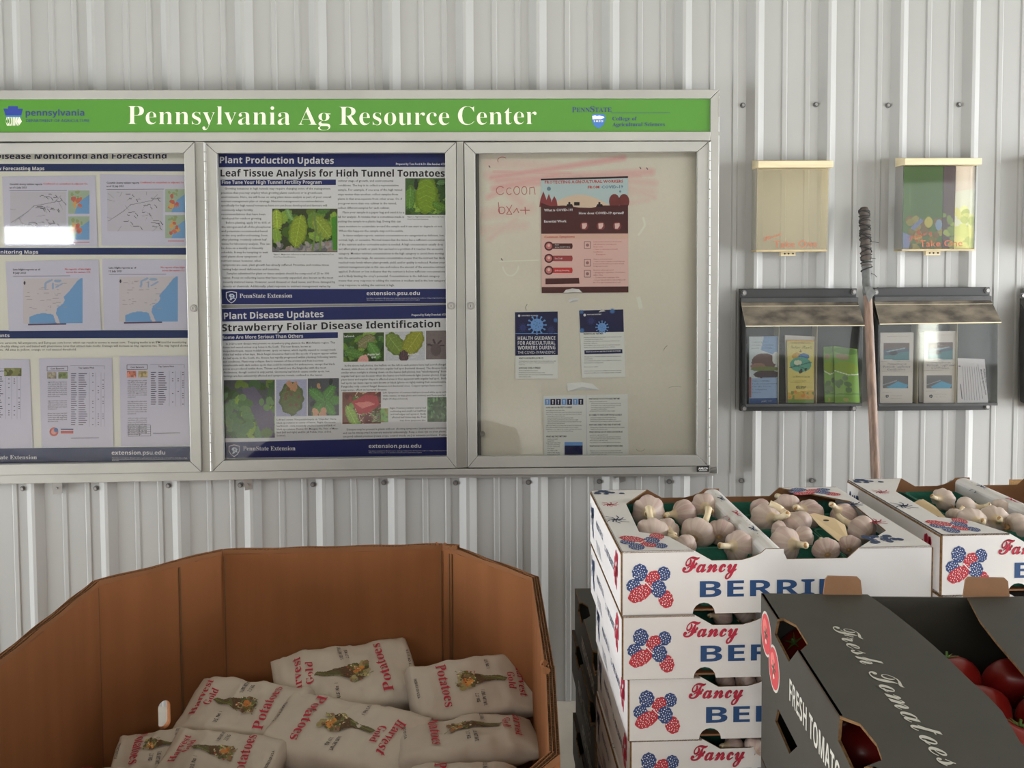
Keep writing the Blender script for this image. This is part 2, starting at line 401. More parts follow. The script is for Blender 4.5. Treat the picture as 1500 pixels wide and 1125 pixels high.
sub(mb, 'keystone_emblem', M['gloss'], hdr); mb = MB()
put_poly(mb, PH, [(867.5, 168), (871, 167), (884, 167), (886.5, 169), (886.5, 176), (884, 183), (877, 188.5), (870, 184), (867, 176)], C(48, 96, 160))
put_poly(mb, PH, [(867.5, 170), (872, 169), (874, 170), (878, 169.3), (884, 170.5), (885.5, 172.5), (880, 174.5), (872, 174.5), (868, 175)], C(225, 228, 225), .0004)
put_text(mb, PH, '1855', 870, 179, 884, 179, cap=3, col=CW, lift=.0006)
sub(mb, 'shield_emblem', M['gloss'], hdr)

# doors
def door(o, i, lock_px=None, hinge=None, label=None):
    """o, i: outer and inner photo quads (tl, tr, br, bl)"""
    mb = MB()
    for a, b in ((0, 1), (1, 2), (2, 3), (3, 0)):
        q = [o[a], o[b], i[b], i[a]]; c = (sum(x for x, _ in q)/4, sum(y for _, y in q)/4)
        A = []
        for x, y in q:   # a hair of a gap at each mitre
            dx, dy = c[0]-x, c[1]-y; L = math.hypot(dx, dy); A.append((x+dx/L*.35, y+dy/L*.35))
        panel_y(mb, A, YF-.006, .022)
    d = cpart(mb, 'door', M['alu'])
    if label: d['label'] = label
    bv = d.modifiers.new('b', 'BEVEL'); bv.width = .0012; bv.segments = 2
    mb = MB(); panel_y(mb, [(i[0][0]-3, i[0][1]-3), (i[1][0]+3, i[1][1]-3), (i[2][0]+3, i[2][1]+3), (i[3][0]-3, i[3][1]+3)], YG, .003)
    sub(mb, 'glass_pane', M['glass'], d)
    if lock_px:
        p = on_y(lock_px[0], lock_px[1], YF-.006); mb = MB()
        mb.tube([p, p+Vector((0, -.006, 0))], [.0115, .0105], 18, 0); mb.tube([p+Vector((0, -.006, 0)), p+Vector((0, -.0085, 0))], .0062, 14, 1)
        mb.box((p.x-.0008, p.y-.0092, p.z-.004), (p.x+.0008, p.y-.0084, p.z+.004), 2)
        sub(mb, 'lock', [M['steel'], M['alu'], M['dark']], d)
    if hinge:
        (x0, y0), (x1, y1) = hinge; mb = MB(); n = 34
        for k in range(n):
            t0 = k/n; t1 = (k+.93)/n
            mb.tube([on_y(x0+(x1-x0)*t0, y0+(y1-y0)*t0, YF-.008), on_y(x0+(x1-x0)*t1, y0+(y1-y0)*t1, YF-.008)], .0042, 8)
        sub(mb, 'hinge', M['alu'], d)
    return d
door([(-78, 210), (284.5, 208), (295, 691.5), (-72, 697.5)], [(-62, 226), (269.5, 223.8), (279, 676.5), (-57, 681.5)], (284, 451.5), None)
door([(299.5, 208.5), (667.7, 208.3), (668.5, 686), (310.5, 691)], [(317, 224), (652, 223.6), (654.7, 669), (327.3, 675)], (661, 448), ((300, 209), (310, 691)))
door([(680, 208.3), (1038.8, 207), (1037.5, 682.5), (685.5, 685)], [(696, 224.5), (1022, 221.8), (1021, 667), (699, 669)], (689.5, 448), ((1039.2, 208), (1038, 682)))
# dark grey strip along the left edge and catch inside the right-hand door, maker's tag below
mb = MB(); panel_y(mb, [(697, 222), (701.5, 222), (705, 672), (700, 672)], YG+.012, .02); cpart(mb, 'dark_edge_strip', M['rubber'])
mb = MB(); p = on_y(707, 635, YG+.012); mb.tube([p, p+Vector((0, -.008, 0))], .008, 14); cpart(mb, 'catch', M['steel'])
mb = MB(); panel_y(mb, [(1021, 683), (1038.5, 682.6), (1038.5, 691), (1021, 691.2)], YF-.0062, .003, 0, (.02, .02, .02))
tg = cpart(mb, 'name_tag', M['gloss'])
mb = MB(); put_text(mb, PY(YF-.0065), 'AARCO', 1023, 687.8, 1037, 687.6, cap=3.2, style='bold', col=(.8, .8, .8)); put_line(mb, PY(YF-.0065), [(1024, 689.6), (1036, 689.4)], .8, (.6, .6, .6)); sub(mb, 'lettering', M['gloss'], tg)
# hanging clips under the case
for x, y, w, h in ((83, 716, 16, 17), (363, 711.5, 14, 14), (911, 701, 11, 12)):
    mb = MB(); panel_y(mb, [(x-w/2, y-h/2-4), (x+w/2, y-h/2-4), (x+w/2, y+h/2-2), (x-w/2+3, y+h/2)], WY-.024, .002)
    p = on_y(x, y-1, WY-.024); mb.tube([p, p+Vector((0, -.004, 0))], .0045, 6); mb.tube([p+Vector((0, .002, 0)), p+Vector((0, .022, 0))], .004, 6)
    cpart(mb, 'mounting_clip', M['steel'])
# ================================================================ POSTERS AND PAPERS IN THE CASE
INK = C(45, 42, 52, 1.0); BLUEB = C(34, 44, 108, 1.1); WHT = C(206, 204, 210)
def group_empty(name, px, py, Y, label, cat, group=None):
    return empty(name, on_y(px, py, Y), label, cat, group)
def paper_sheet(name, quad, Y, label, cat, col, curl=0.0, th=.0004, group=None):
    """a thin sheet as the thing itself, its print as children; the sheet bows slightly off the board"""
    cx = sum(x for x, _ in quad)/4; cy = sum(y for _, y in quad)/4
    o = on_y(cx, cy, Y); N = 1
    def B(u, v):
        (a, b), (c, d), (e, f), (g, h) = quad
        x = (1-v)*((1-u)*a+u*c)+v*((1-u)*g+u*e); y = (1-v)*((1-u)*b+u*d)+v*((1-u)*h+u*f)
        return x, y
    def lift(x, y):
        if not curl: return 0
        u = (x-quad[0][0])/(quad[1][0]-quad[0][0]); v = (y-quad[0][1])/(quad[3][1]-quad[0][1])
        return curl*v
    def P(x, y, l=0.0): return on_y(x, y, Y-lift(x, y)-l) - o
    mb = MB(); vs = []; fs = []
    for j in range(N+1):
        for i in range(N+1):
            x, y = B(i/N, j/N); vs.append(P(x, y))
    k = len(vs); vs += [v+Vector((0, th+.0001, 0)) for v in vs]
    for j in range(N):
        for i in range(N):
            a = j*(N+1)+i; fs.append((a, a+N+1, a+N+2, a+1)); fs.append((k+a, k+a+1, k+a+N+2, k+a+N+1))
    mb.add(vs, fs, 0, col); s = mb.build(name, M['ink'], None, bool(curl), loc=o); tag(s, label, cat, group)
    return s, P
def child(mb, name, par, m='ink'): return mb.build(name, M[m], par)
def lorem(lines, mb, P, x0, y0, pitch, widths, cap, col=INK, slope=0.0, style='sans', off=.004):
    for i, s in enumerate(lines):
        w = widths[i] if isinstance(widths, (list, tuple)) else widths
        x1 = x0+w if not isinstance(w, tuple) else w[1]; xa = x0 if not isinstance(w, tuple) else w[0]
        y = y0+i*pitch; put_text(mb, P, s, xa, y, x1, y+slope*(x1-xa), cap=cap, style=style, col=col, off=off, res=1)

# --- colour pictures printed on the posters
GR = [C(96, 128, 52), C(70, 104, 48), C(122, 150, 60), C(54, 84, 44), C(86, 120, 74)]
def leafpic(w, h, seed, bg, greens, n=26, extra=None):
    rng = random.Random(seed); c = Canvas(w, h, bg); c.blobs(int(n*1.2), w*.12, [tuple(t*.5 for t in g) for g in greens], rng)
    for _ in range(n):
        x, y = rng.uniform(0, w), rng.uniform(0, h); a = rng.uniform(0, 3.1); r = rng.uniform(.07, .16)*w; g = rng.choice(greens)
        c.ell(x, y, r, r*.55, g, a, edge=.15); c.line([(x-r*math.cos(a), y-r*math.sin(a)), (x+r*math.cos(a), y+r*math.sin(a))], .8, tuple(t*1.5 for t in g), .6)
    if extra: extra(c, rng)
    c.noise(.25, seed); return c
def picture(par, P, x0, y0, x1, y1, c, skew=0.0, name='printed_photo', frame=False):
    mb = MB(); Q = (lambda x, y, l=0.0: P(x, y+skew*(x-x0), l)) if skew else P
    if frame: put_rect(mb, Q, x0-.8, y0-.8, x1+.8, y1+.8, C(60, 66, 50), .0003)
    c.put(mb, Q, x0, y0, x1, y1, .0005); return child(mb, name, par)
def vein_leaf(c, x, y, L, W, a, g, rng, curl=0):
    c.ell(x, y, L, W, tuple(t*.75 for t in g), a, edge=.10, seed=rng.random()*6); c.ell(x, y, L*.9, W*.82, g, a, edge=.08)
    ca, sa = math.cos(a), math.sin(a); lt = tuple(min(.9, t*1.5+.02) for t in g)
    c.line([(x-L*ca, y-L*sa), (x+L*ca, y+L*sa)], .9, lt)
    for k in range(-3, 4):
        bx, by = x+k*L*.27*ca, y+k*L*.27*sa
        for s in (-1, 1): c.line([(bx, by), (bx+L*.22*ca-s*W*.7*sa, by+L*.22*sa+s*W*.7*ca)], .6, lt, .6)

# ---- poster: plant production
s, P = paper_sheet('poster', [(318, 224), (655, 222), (656, 444.5), (322.5, 447)], YP, 'upper poster about high tunnel tomatoes in the middle door', 'poster', WHT)
mb = MB(); put_poly(mb, P, [(318, 224.5), (655, 222.5), (655, 244.5), (319, 245)], BLUEB); put_poly(mb, P, [(323, 263.3), (492, 263), (492, 271), (323.3, 272)], BLUEB)
put_poly(mb, P, [(322.5, 423.5), (656, 423), (656, 444), (322.8, 446)], BLUEB); child(mb, 'banner', s)
mb = MB(); put_text(mb, P, 'Plant Production Updates', 322, 239, 489, 240, cap=9.2, style='bold', col=WHT, off=.014, res=3, lift=.0006); child(mb, 'title', s)
mb = MB(); put_text(mb, P, 'Leaf Tissue Analysis for High Tunnel Tomatoes', 323, 258.5, 651.5, 258.8, cap=9.8, style='bold', col=INK, off=.016, res=3, lift=.0006); child(mb, 'heading', s)
mb = MB(); put_text(mb, P, 'Fine Tune Your High Tunnel Fertility Program', 325, 269.5, 471, 269.3, cap=5, style='bold', col=WHT, off=.008, lift=.0006); child(mb, 'subtitle', s); mb = MB()
put_text(mb, P, 'Prepared by Tom Ford & Dr. Elsa Sanchez 6/21', 580, 241.5, 652, 241.8, cap=3, style='bold', col=WHT, lift=.0006); child(mb, 'byline', s)
mb = MB()
L1 = ["Growing tomatoes in high tunnels may require changing some of the management", "practices that you may employ when growing plants outdoors or in greenhouse", "environments. Here, we will focus on using plant tissue analysis as part of your overall", "nutrient management plan or strategy. Nutrient management recommendations", "specifically for high tunnel tomatoes have not yet been developed and farmers will"]
lorem(L1, mb, P, 324, 277.6, 6.2, [(329, 484), (324, 472), (324, 485), (324, 474), (324, 479)], 3.1)
L2 = ["commonly adapt fertility", "recommendations that have been", "developed for outdoor growing.", "Before planting, apply 30 to 60% of", "the nitrogen and all of the phosphorus", "and potassium recommended based", "on the crop and/or soil testing. Soon", "after planting, routinely submit leaf", "tissue for laboratory analysis. This can", "be done on a weekly or biweekly", "schedule. It may be tempting to wait", "until plants show symptoms of", "nutrient issues; however, when"]
lorem(L2, mb, P, 324.5, 309, 6.2, [46, 64, 59, (331, 396), 72, 67, 67, 66, 71, 61, 68, 58, 58], 3.1)
lorem(["symptoms are seen, plant growth has already suffered. Proactive and routine tissue", "testing helps avoid deficiencies and toxicities.", "Samples submitted for plant or tissue analysis should be composed of 25 to 100", "leaves. Focus on collecting leaves that have recently expanded, also known as the most", "recently matured leaves. However, avoid diseased or dead leaves, and those damaged by", "insects or chemicals. Additionally, plant response to nutrient management varies by"], mb, P, 326, 389.5, 6.25, [(326, 482), (326, 410), (332, 482), (326.5, 488), (327, 491), (327, 484)], 3.1)
L3 = ["cultivar stage of growth, and environmental", "conditions. The key is to collect a representative", "sample. For example, if one area of the high tunnel", "stays wetter than another, collect samples from", "plants in that area separate from other areas. Or, if", "you grow more than one cultivar in the tunnel,", "collect different samples for each cultivar.", "Place your sample in a paper bag and send it to a", "lab for analysis. A mistake that is sometimes made is", "putting the sample in a plastic bag. Doing this can"]
lorem(L3, mb, P, 495, 266.3, 6.6, [81, 89, 94, 88, 94, 86, 76, (502, 592), 97, 92], 3.1)
L4 = ["cause moisture to accumulate around the sample and it can start to degrade or rot.", "When this happens the sample may not be usable.", "In tissue analysis reports, nutrient concentrations are categorized as deficient, low,", "normal, high, or excessive. Normal means that the tissue has a sufficient concentration", "of the nutrient and no corrective action is needed. A high concentration usually does", "not affect plant growth or yield, but can lead to a problem if it reaches the excessive", "category. Monitor nutrient concentrations in the high category to avoid them moving", "into the excessive range. An excessive concentration means that the nutrient has likely", "reached toxic levels where plant growth, yield, and/or quality is reduced. Review your", "nutrient management plan in this case and reduce the amount of the excessive nutrient", "applied. Deficient or low indicates that the nutrient is below sufficient concentrations", "and is likely limiting the crop's potential. Concentrations in the deficient category", "means that crop response to adding the nutrient is medium and in the low category", "crop response to adding the nutrient is high."]
lorem(L4, mb, P, 496, 333, 6.62, [152, 95, (503, 651), 155, 153, 153, 154, 156, 156, 156, 156, 148, 156, 82], 3.1)
lorem(["Figure 1. Magnesium deficiency on high tunnel tomato leaf. Photo by Tom", "Ford, Penn State Extension"], mb, P, 401, 373.5, 3.8, [88, 32], 1.9); lorem(["Figure 2. High tunnel tomato. Photo by Tom", "Ford, Penn State Extension."], mb, P, 597, 318.5, 3.4, [53, 31], 1.9)
o = child(mb, 'body_text', s); o['kind'] = 'stuff'
def ex(c, r):
    c.poly([(0, 62), (94, 44), (94, 66), (0, 66)], C(126, 122, 128)); c.blobs(30, 5, [C(150, 140, 140), C(100, 96, 104), C(140, 120, 120)], r, (0, 50, 94, 63))
    vein_leaf(c, 37, 32, 24, 13, 1.75, C(132, 148, 50), r); vein_leaf(c, 72, 26, 20, 12, .9, C(128, 144, 56), r); vein_leaf(c, 6, 15, 15, 9, 1.5, C(140, 158, 60), r); vein_leaf(c, 24, 7, 10, 4, 1.1, C(110, 142, 84), r)
    c.line([(60, 4), (64, 30), (58, 60)], 3, C(104, 124, 70)); c.line([(70, 35), (69, 60)], 3, C(104, 130, 70)); c.poly([(86, 12), (94, 10), (94, 60), (88, 60)], C(70, 130, 44))
picture(s, P, 399.5, 306.5, 493.5, 368.5, leafpic(94, 62, 3, C(58, 66, 44), GR[:4], 14, ex), frame=True)
def ex(c, r):
    vein_leaf(c, 30, 24, 27, 17, 1.57, C(112, 138, 36), r); vein_leaf(c, 6, 28, 16, 8, 1.6, C(86, 124, 52), r); c.ell(15, 8, 3, 8, C(40, 50, 40)); vein_leaf(c, 50, 40, 12, 6, .4, C(84, 120, 40), r)
picture(s, P, 594.5, 262, 652.5, 314, leafpic(58, 52, 5, C(60, 90, 48), GR, 22, ex), frame=True)
def extbar(s, P, y0, xa=343, xb=428, xc=537, xd=615, shield=(332, 427)):
    mb = MB(); put_text(mb, P, 'PennState Extension', xa+8, y0, xb, y0-.4, cap=6.3, style='serif', col=WHT, off=-.012, res=3, lift=.0006); child(mb, 'extension_lettering', s); mb = MB()
    put_text(mb, P, 'extension.psu.edu', xc, y0-4, xd, y0-4.2, cap=5.2, style='bold', col=WHT, off=.012, res=3, lift=.0006); child(mb, 'address_lettering', s)
    mb = MB(); lorem(["Penn State is committed to affirmative action, equal opportunity and the diversity of its workforce. College of Agricultural Sciences", "Where trade names appear, no discrimination is intended and no endorsement is implied."], mb, P, xc, y0+1.3, 2.6, [116, 78], 1.5, WHT, -.004); o = child(mb, 'fine_print', s); o['kind'] = 'stuff'
    mb = MB(); x, y = shield; put_poly(mb, P, [(x-1, y+1), (x+7, y-.8), (x+15, y+1), (x+15, y+9), (x+12, y+14), (x+7, y+17.5), (x+2, y+14), (x-1, y+9)], WHT, .0005)
    put_poly(mb, P, [(x, y+2), (x+7, y+.4), (x+14, y+2), (x+14, y+8.6), (x+11.2, y+13.2), (x+7, y+16.2), (x+2.8, y+13.2), (x, y+8.6)], BLUEB, .0007)
    put_poly(mb, P, [(x+3, y+6), (x+5, y+3.4), (x+9, y+3.4), (x+12, y+6.2), (x+11, y+8), (x+12, y+11), (x+9, y+10), (x+7, y+12.5), (x+4, y+13), (x+5.5, y+9)], C(190, 196, 214), .0009)
    put_disc(mb, P, x+8, y+6, 1.1, BLUEB, .0011); put_line(mb, P, [(x+6, y+9), (x+9.5, y+8.4)], .8, BLUEB, .0011); child(mb, 'crest', s)
extbar(s, P, 436.3)

# ---- poster: plant disease
s, P = paper_sheet('poster', [(322.5, 451.5), (655.5, 446.2), (655.5, 668.5), (328, 672)], YP, 'lower poster about strawberry foliar disease in the middle door', 'poster', WHT)
mb = MB(); put_poly(mb, P, [(322.7, 452.5), (655.5, 446.6), (655.5, 466), (324, 471)], BLUEB); put_poly(mb, P, [(325.5, 489.5), (495, 486.6), (495, 495), (325.6, 499)], BLUEB)
put_poly(mb, P, [(328, 648), (655.5, 640), (655.5, 667.5), (328.5, 671)], BLUEB); child(mb, 'banner', s)
mb = MB(); put_text(mb, P, 'Plant Disease Updates', 328, 467.5, 474, 464.6, cap=9.2, style='bold', col=WHT, off=.014, res=3, lift=.0006); child(mb, 'title', s)
mb = MB(); put_text(mb, P, 'Strawberry Foliar Disease Identification', 325, 485.5, 645, 479.2, cap=10.2, style='bold', col=INK, off=.018, res=3, lift=.0006); child(mb, 'heading', s)
mb = MB(); put_text(mb, P, 'Some Are More Serious Than Others', 326, 496.8, 444, 494.6, cap=4.8, style='bold', col=WHT, off=.008, lift=.0006); child(mb, 'subtitle', s); mb = MB(); put_text(mb, P, 'Prepared by Kathy Demchak 6/21', 603, 462.8, 653, 462, cap=3, style='bold', col=WHT, lift=.0006); child(mb, 'byline', s)
mb = MB()
L1 = ["In 2020 a new disease was present on strawberry plug plants in the Mid-Atlantic region. This", "disease had caused serious crop losses in the South.  This new disease, known as", "Neopestalotiopsis, causes reddish-brown  spots on leaves, which rapidly expand to occupy much", "of the leaf within a few days.  Black fungal structures that look like specks of pepper appear within", "the leaf spots. In the South, the disease has rapidly progressed within plantings following warm-", "wet conditions. Plants may collapse due to invasion of the crowns and fruit becomes", "unmarketable with dark sunken spots that could be mistaken for anthracnose, except that black", "spores are produced within them. Thiram and Switch are the fungicides with the most", "effectiveness, though control is only partial. Gnomonia leaf blotch causes similar spots, but", "plantings are less extensively affected and symptoms remain confined to the leaves."]
lorem(L1, mb, P, 325.6, 505, 5.25, [(331, 491), 130, 166, 168, 168, 148, 165, 152, 157, 147], 2.9, slope=-.012)
lorem(["Left and center: Neopestalotiopsis on 'Chandler'. Note", "black sporulation in center of lesion.  Right: Gnomonia", "leaf blotch - note reversely cracked lesion and lack of", "black sporulation. Photos: Dr. Mengjun Hu, Univ. of Mary-", "land (left and right) and Dr. Jill Pollok, Univ. of Del.", "(center)."], mb, P, 405.5, 616, 4.65, [87, 86, 86, 90, 80, 13], 2.6, slope=-.012, style='ital', off=0)
L2 = ["In the above leaf photos, the leaflets on the left in each picture have leaf scorch (fungal", "disease), while those on the right have angular leaf spot (bacterial disease). The diseases look", "similar when sunlight is shining down on the leaves (left photo), but \"windowpaning\" from", "angular leaf spot can be seen when the leaves are held towards light (center photo). Dead", "plant tissue and angular shape to affected areas is then apparent with angular leaf spot.  Both", "leaf spots can cause caps to turn brown or black (photo on right) making fruit unmarketable.", "Fungicides only control fungal diseases-not bacterial ones. Copper sprays have some", "suppressive effect on bacterial diseases."]
lorem(L2, mb, P, 500, 537, 5.1, [(505, 653), 154, 154, 154, 154, 154, 148, 67], 2.9, slope=-.012)
lorem(["Left: Symptoms of common leaf spot (round white spots with", "white centers, on main photo and common) and Phomopsis leaf", "blight (V-shaped lesions)."], mb, P, 561, 576.3, 4.6, [93, 92, 37], 2.6, slope=-.01, style='ital', off=0)
lorem(["Right: Powdery mildew causes leaf", "reddening and small red leaf/fruit", "and leaf edges curl upward.  Badly", "affected leaf tissue may die. Fruit", "may show symptoms also."], mb, P, 572, 599, 4.5, [(571, 624), (572, 624), (572, 624), (574, 624), (586, 624)], 2.6, slope=-.01, style='ital', off=0)
lorem(["Diseases may be present in plants without  showing symptoms (asymptomatic infection)", "and can be transported in nursery material unknowingly. Keep a close eye on your plants,", "use good cultural practices (rotate crops, control weeds, etc.) to minimize problems.  If using", "fungicides, spray before symptoms get out of hand, and before rain for most effective control."], mb, P, 502.5, 630.5, 5.1, [(508, 654), 151, 152, 152], 2.9, slope=-.016)
o = child(mb, 'body_text', s); o['kind'] = 'stuff'
R = random.Random(2)
def ex(c, r):
    c.poly([(26, 12), (45, 10), (74, 50), (74, 84), (58, 84)], C(88, 80, 104)); c.blobs(16, 9, [C(74, 108, 62), C(96, 128, 76)], r, (0, 20, 40, 88)); c.blobs(4, 6, [C(96, 128, 76)], r, (55, 20, 76, 40))
    c.ell(63, 77, 9, 7, C(88, 112, 62), edge=.2)
picture(s, P, 328, 557, 402.5, 642, leafpic(75, 84, 11, C(66, 70, 72), GR[1:], 34, ex), -.012)
c = Canvas(48, 54, C(158, 158, 188)); vein_leaf(c, 24, 28, 24, 19, 1.57, C(92, 102, 62), R); c.blobs(6, 5, [C(160, 108, 80), C(176, 130, 100)], R, (18, 6, 30, 20)); c.blobs(8, 3, [C(110, 80, 60)], R, (8, 14, 40, 40)); c.line([(24, 50), (24, 54)], 1.4, C(90, 90, 60)); c.noise(.2)
picture(s, P, 404.5, 556, 449.5, 610, c, -.012)
def ex(c, r):
    for a in (0, .9, -.9, 2.2, 3.8): vein_leaf(c, 24+12*math.cos(a), 32+12*math.sin(a), 15, 8, a, C(78, 124, 62), r)
    c.blobs(5, 6, [C(196, 150, 126)], r, (8, 45, 30, 54)); c.blobs(2, 4, [C(170, 130, 100)], r, (14, 4, 24, 14))
picture(s, P, 450.8, 554.5, 496.5, 609, leafpic(48, 54, 21, C(74, 76, 84), [C(70, 74, 80)], 5, ex), -.012)
def ex(c, r):
    vein_leaf(c, 16, 30, 14, 7, .2, C(84, 118, 56), r); vein_leaf(c, 34, 13, 14, 9, 2.6, C(124, 118, 88), r); vein_leaf(c, 45, 26, 14, 8, 1.0, C(92, 132, 66), r); c.ell(26, 40, 4, 8, C(206, 150, 146), .5); c.ell(33, 40, 4, 8, C(206, 150, 146), -.1)
picture(s, P, 503, 487.5, 562.5, 530, leafpic(60, 42, 31, C(60, 78, 44), GR, 20, ex), -.012)
c = Canvas(60, 42, C(186, 186, 196)); vein_leaf(c, 14, 18, 19, 13, .9, C(110, 128, 60), R); vein_leaf(c, 42, 16, 21, 14, 2.2, C(140, 142, 56), R); vein_leaf(c, 28, 36, 9, 7, 1.5, C(86, 66, 70), R); c.noise(.2)
picture(s, P, 564.5, 486, 622.5, 528.5, c, -.012)
c = Canvas(32, 42, C(118, 106, 108)); [c.line([(15, 22), (15+12*math.cos(a), 22+9*math.sin(a))], 3, C(74, 62, 66)) for a in (0, 1, 2, 3.3, 4.4, 5.4)]; c.ell(15, 28, 8, 9, C(96, 84, 86)); c.noise(.2)
picture(s, P, 624, 484.5, 655, 526.5, c, -.012)
def ex(c, r):
    for _ in range(40): x, y = r.uniform(20, 58), r.uniform(0, 46); c.line([(x, y), (x+r.uniform(-9, 9), y+r.uniform(-6, 6))], 1, C(206, 186, 160))
    c.poly([(14, 14), (34, 4), (52, 6), (56, 18), (44, 30), (24, 32)], C(168, 58, 66)); c.poly([(18, 16), (40, 14), (50, 18), (30, 24)], C(206, 120, 116)); vein_leaf(c, 14, 34, 16, 8, 1.1, C(140, 166, 80), r)
picture(s, P, 501.5, 574.5, 558, 621, leafpic(58, 46, 41, C(110, 66, 54), [C(130, 60, 56), C(110, 150, 70)], 10, ex), -.012)
c = Canvas(26, 20, C(110, 156, 74)); c.blobs(14, 3, [C(130, 130, 70), C(90, 120, 60)], R); picture(s, P, 544, 598.5, 568.5, 618.5, c, -.012)
picture(s, P, 626, 582, 655, 618, leafpic(30, 36, 51, C(58, 84, 56), [C(80, 116, 76), C(100, 136, 92), C(62, 96, 60)], 26), -.012)
mb = MB(); put_text(mb, P, 'Leaf scorch', 504, 494, 519, 493.7, cap=3, style='bold', col=WHT, lift=.0009); put_text(mb, P, 'Angular leaf', 538, 520.5, 556, 520, cap=3, style='bold', col=WHT, lift=.0009); put_text(mb, P, 'spot', 544, 524.5, 551, 524.3, cap=3, style='bold', col=WHT, lift=.0009); put_text(mb, P, 'Angular leaf', 597, 520.5, 614, 520, cap=3, style='bold', col=WHT, lift=.0009); put_text(mb, P, 'spot', 602, 524.5, 609, 524.3, cap=3, style='bold', col=WHT, lift=.0009); child(mb, 'caption', s)
extbar(s, P, 660, 348, 432.7, 540, 617, (336, 652))

# ---- poster: disease monitoring, in the left door
CRM = C(206, 203, 196); NB = C(42, 56, 104, 1.1)
s, P = paper_sheet('poster', [(-60, 224), (272, 223), (281, 678), (-55, 681)], YP+.002, 'wide poster of forecasting maps behind the taped sheets in the left door', 'poster', CRM)
mb = MB(); put_poly(mb, P, [(-60, 240), (272, 240), (272, 251), (-60, 251)], NB); put_poly(mb, P, [(-60, 363), (275, 363), (275, 373), (-60, 373)], NB); put_poly(mb, P, [(-60, 484.5), (277, 483.5), (277, 495), (-60, 496)], NB); put_poly(mb, P, [(-60, 657.5), (280, 654), (280, 677.5), (-60, 680)], NB); child(mb, 'banner', s)
mb = MB(); put_text(mb, P, 'and Disease Monitoring and Forecasting', -38, 233, 244, 232.3, cap=8.2, style='bold', col=C(52, 48, 88, 1.0), res=3, lift=.0006); child(mb, 'heading', s)
mb = MB()
for t, a, b, y in (('New Forecasting Maps', -13, 65, 249.2), ('Disease Monitoring Maps', -44, 56, 371.6), ('Trap Counts', -34, 14, 493.8)): put_text(mb, P, t, a, y, b, y, cap=4.8, style='bold', col=WHT, lift=.0006, off=.006)
put_text(mb, P, 'PennState Extension', -29, 672.8, 54, 672.6, cap=6, style='serif', col=WHT, off=-.012, lift=.0006); put_text(mb, P, 'extension.psu.edu', 163.5, 666, 242, 665.8, cap=5.6, style='bold', col=WHT, off=.012, lift=.0006); child(mb, 'lettering', s)
mb = MB()
lorem(["Trap catch maps for the corn earworm, fall armyworm, and European corn borer, which can result in worms in sweet corn.  Trapping moths is an IPM tool for monitoring", "pheromone traps placed in freshly silking corn and baited with pheromone lures that attract male moths. Damage will increase as trap captures rise. The map legend shows", "low to high corn earworm.  All sites in yellow, orange or red exceed threshold."], mb, P, -50, 504, 5.0, [323, 325, 162], 3.2, C(70, 62, 66, 1.0), -.004)
lorem(["Penn State is committed to affirmative action, equal opportunity and the diversity of its workforce. Penn State College", "Agricultural Sciences"], mb, P, 164, 671.5, 3.4, [110, 10], 1.6, WHT); put_line(mb, P, [(164, 673.2), (275, 672.4)], .5, WHT)
o = child(mb, 'body_text', s); o['kind'] = 'stuff'

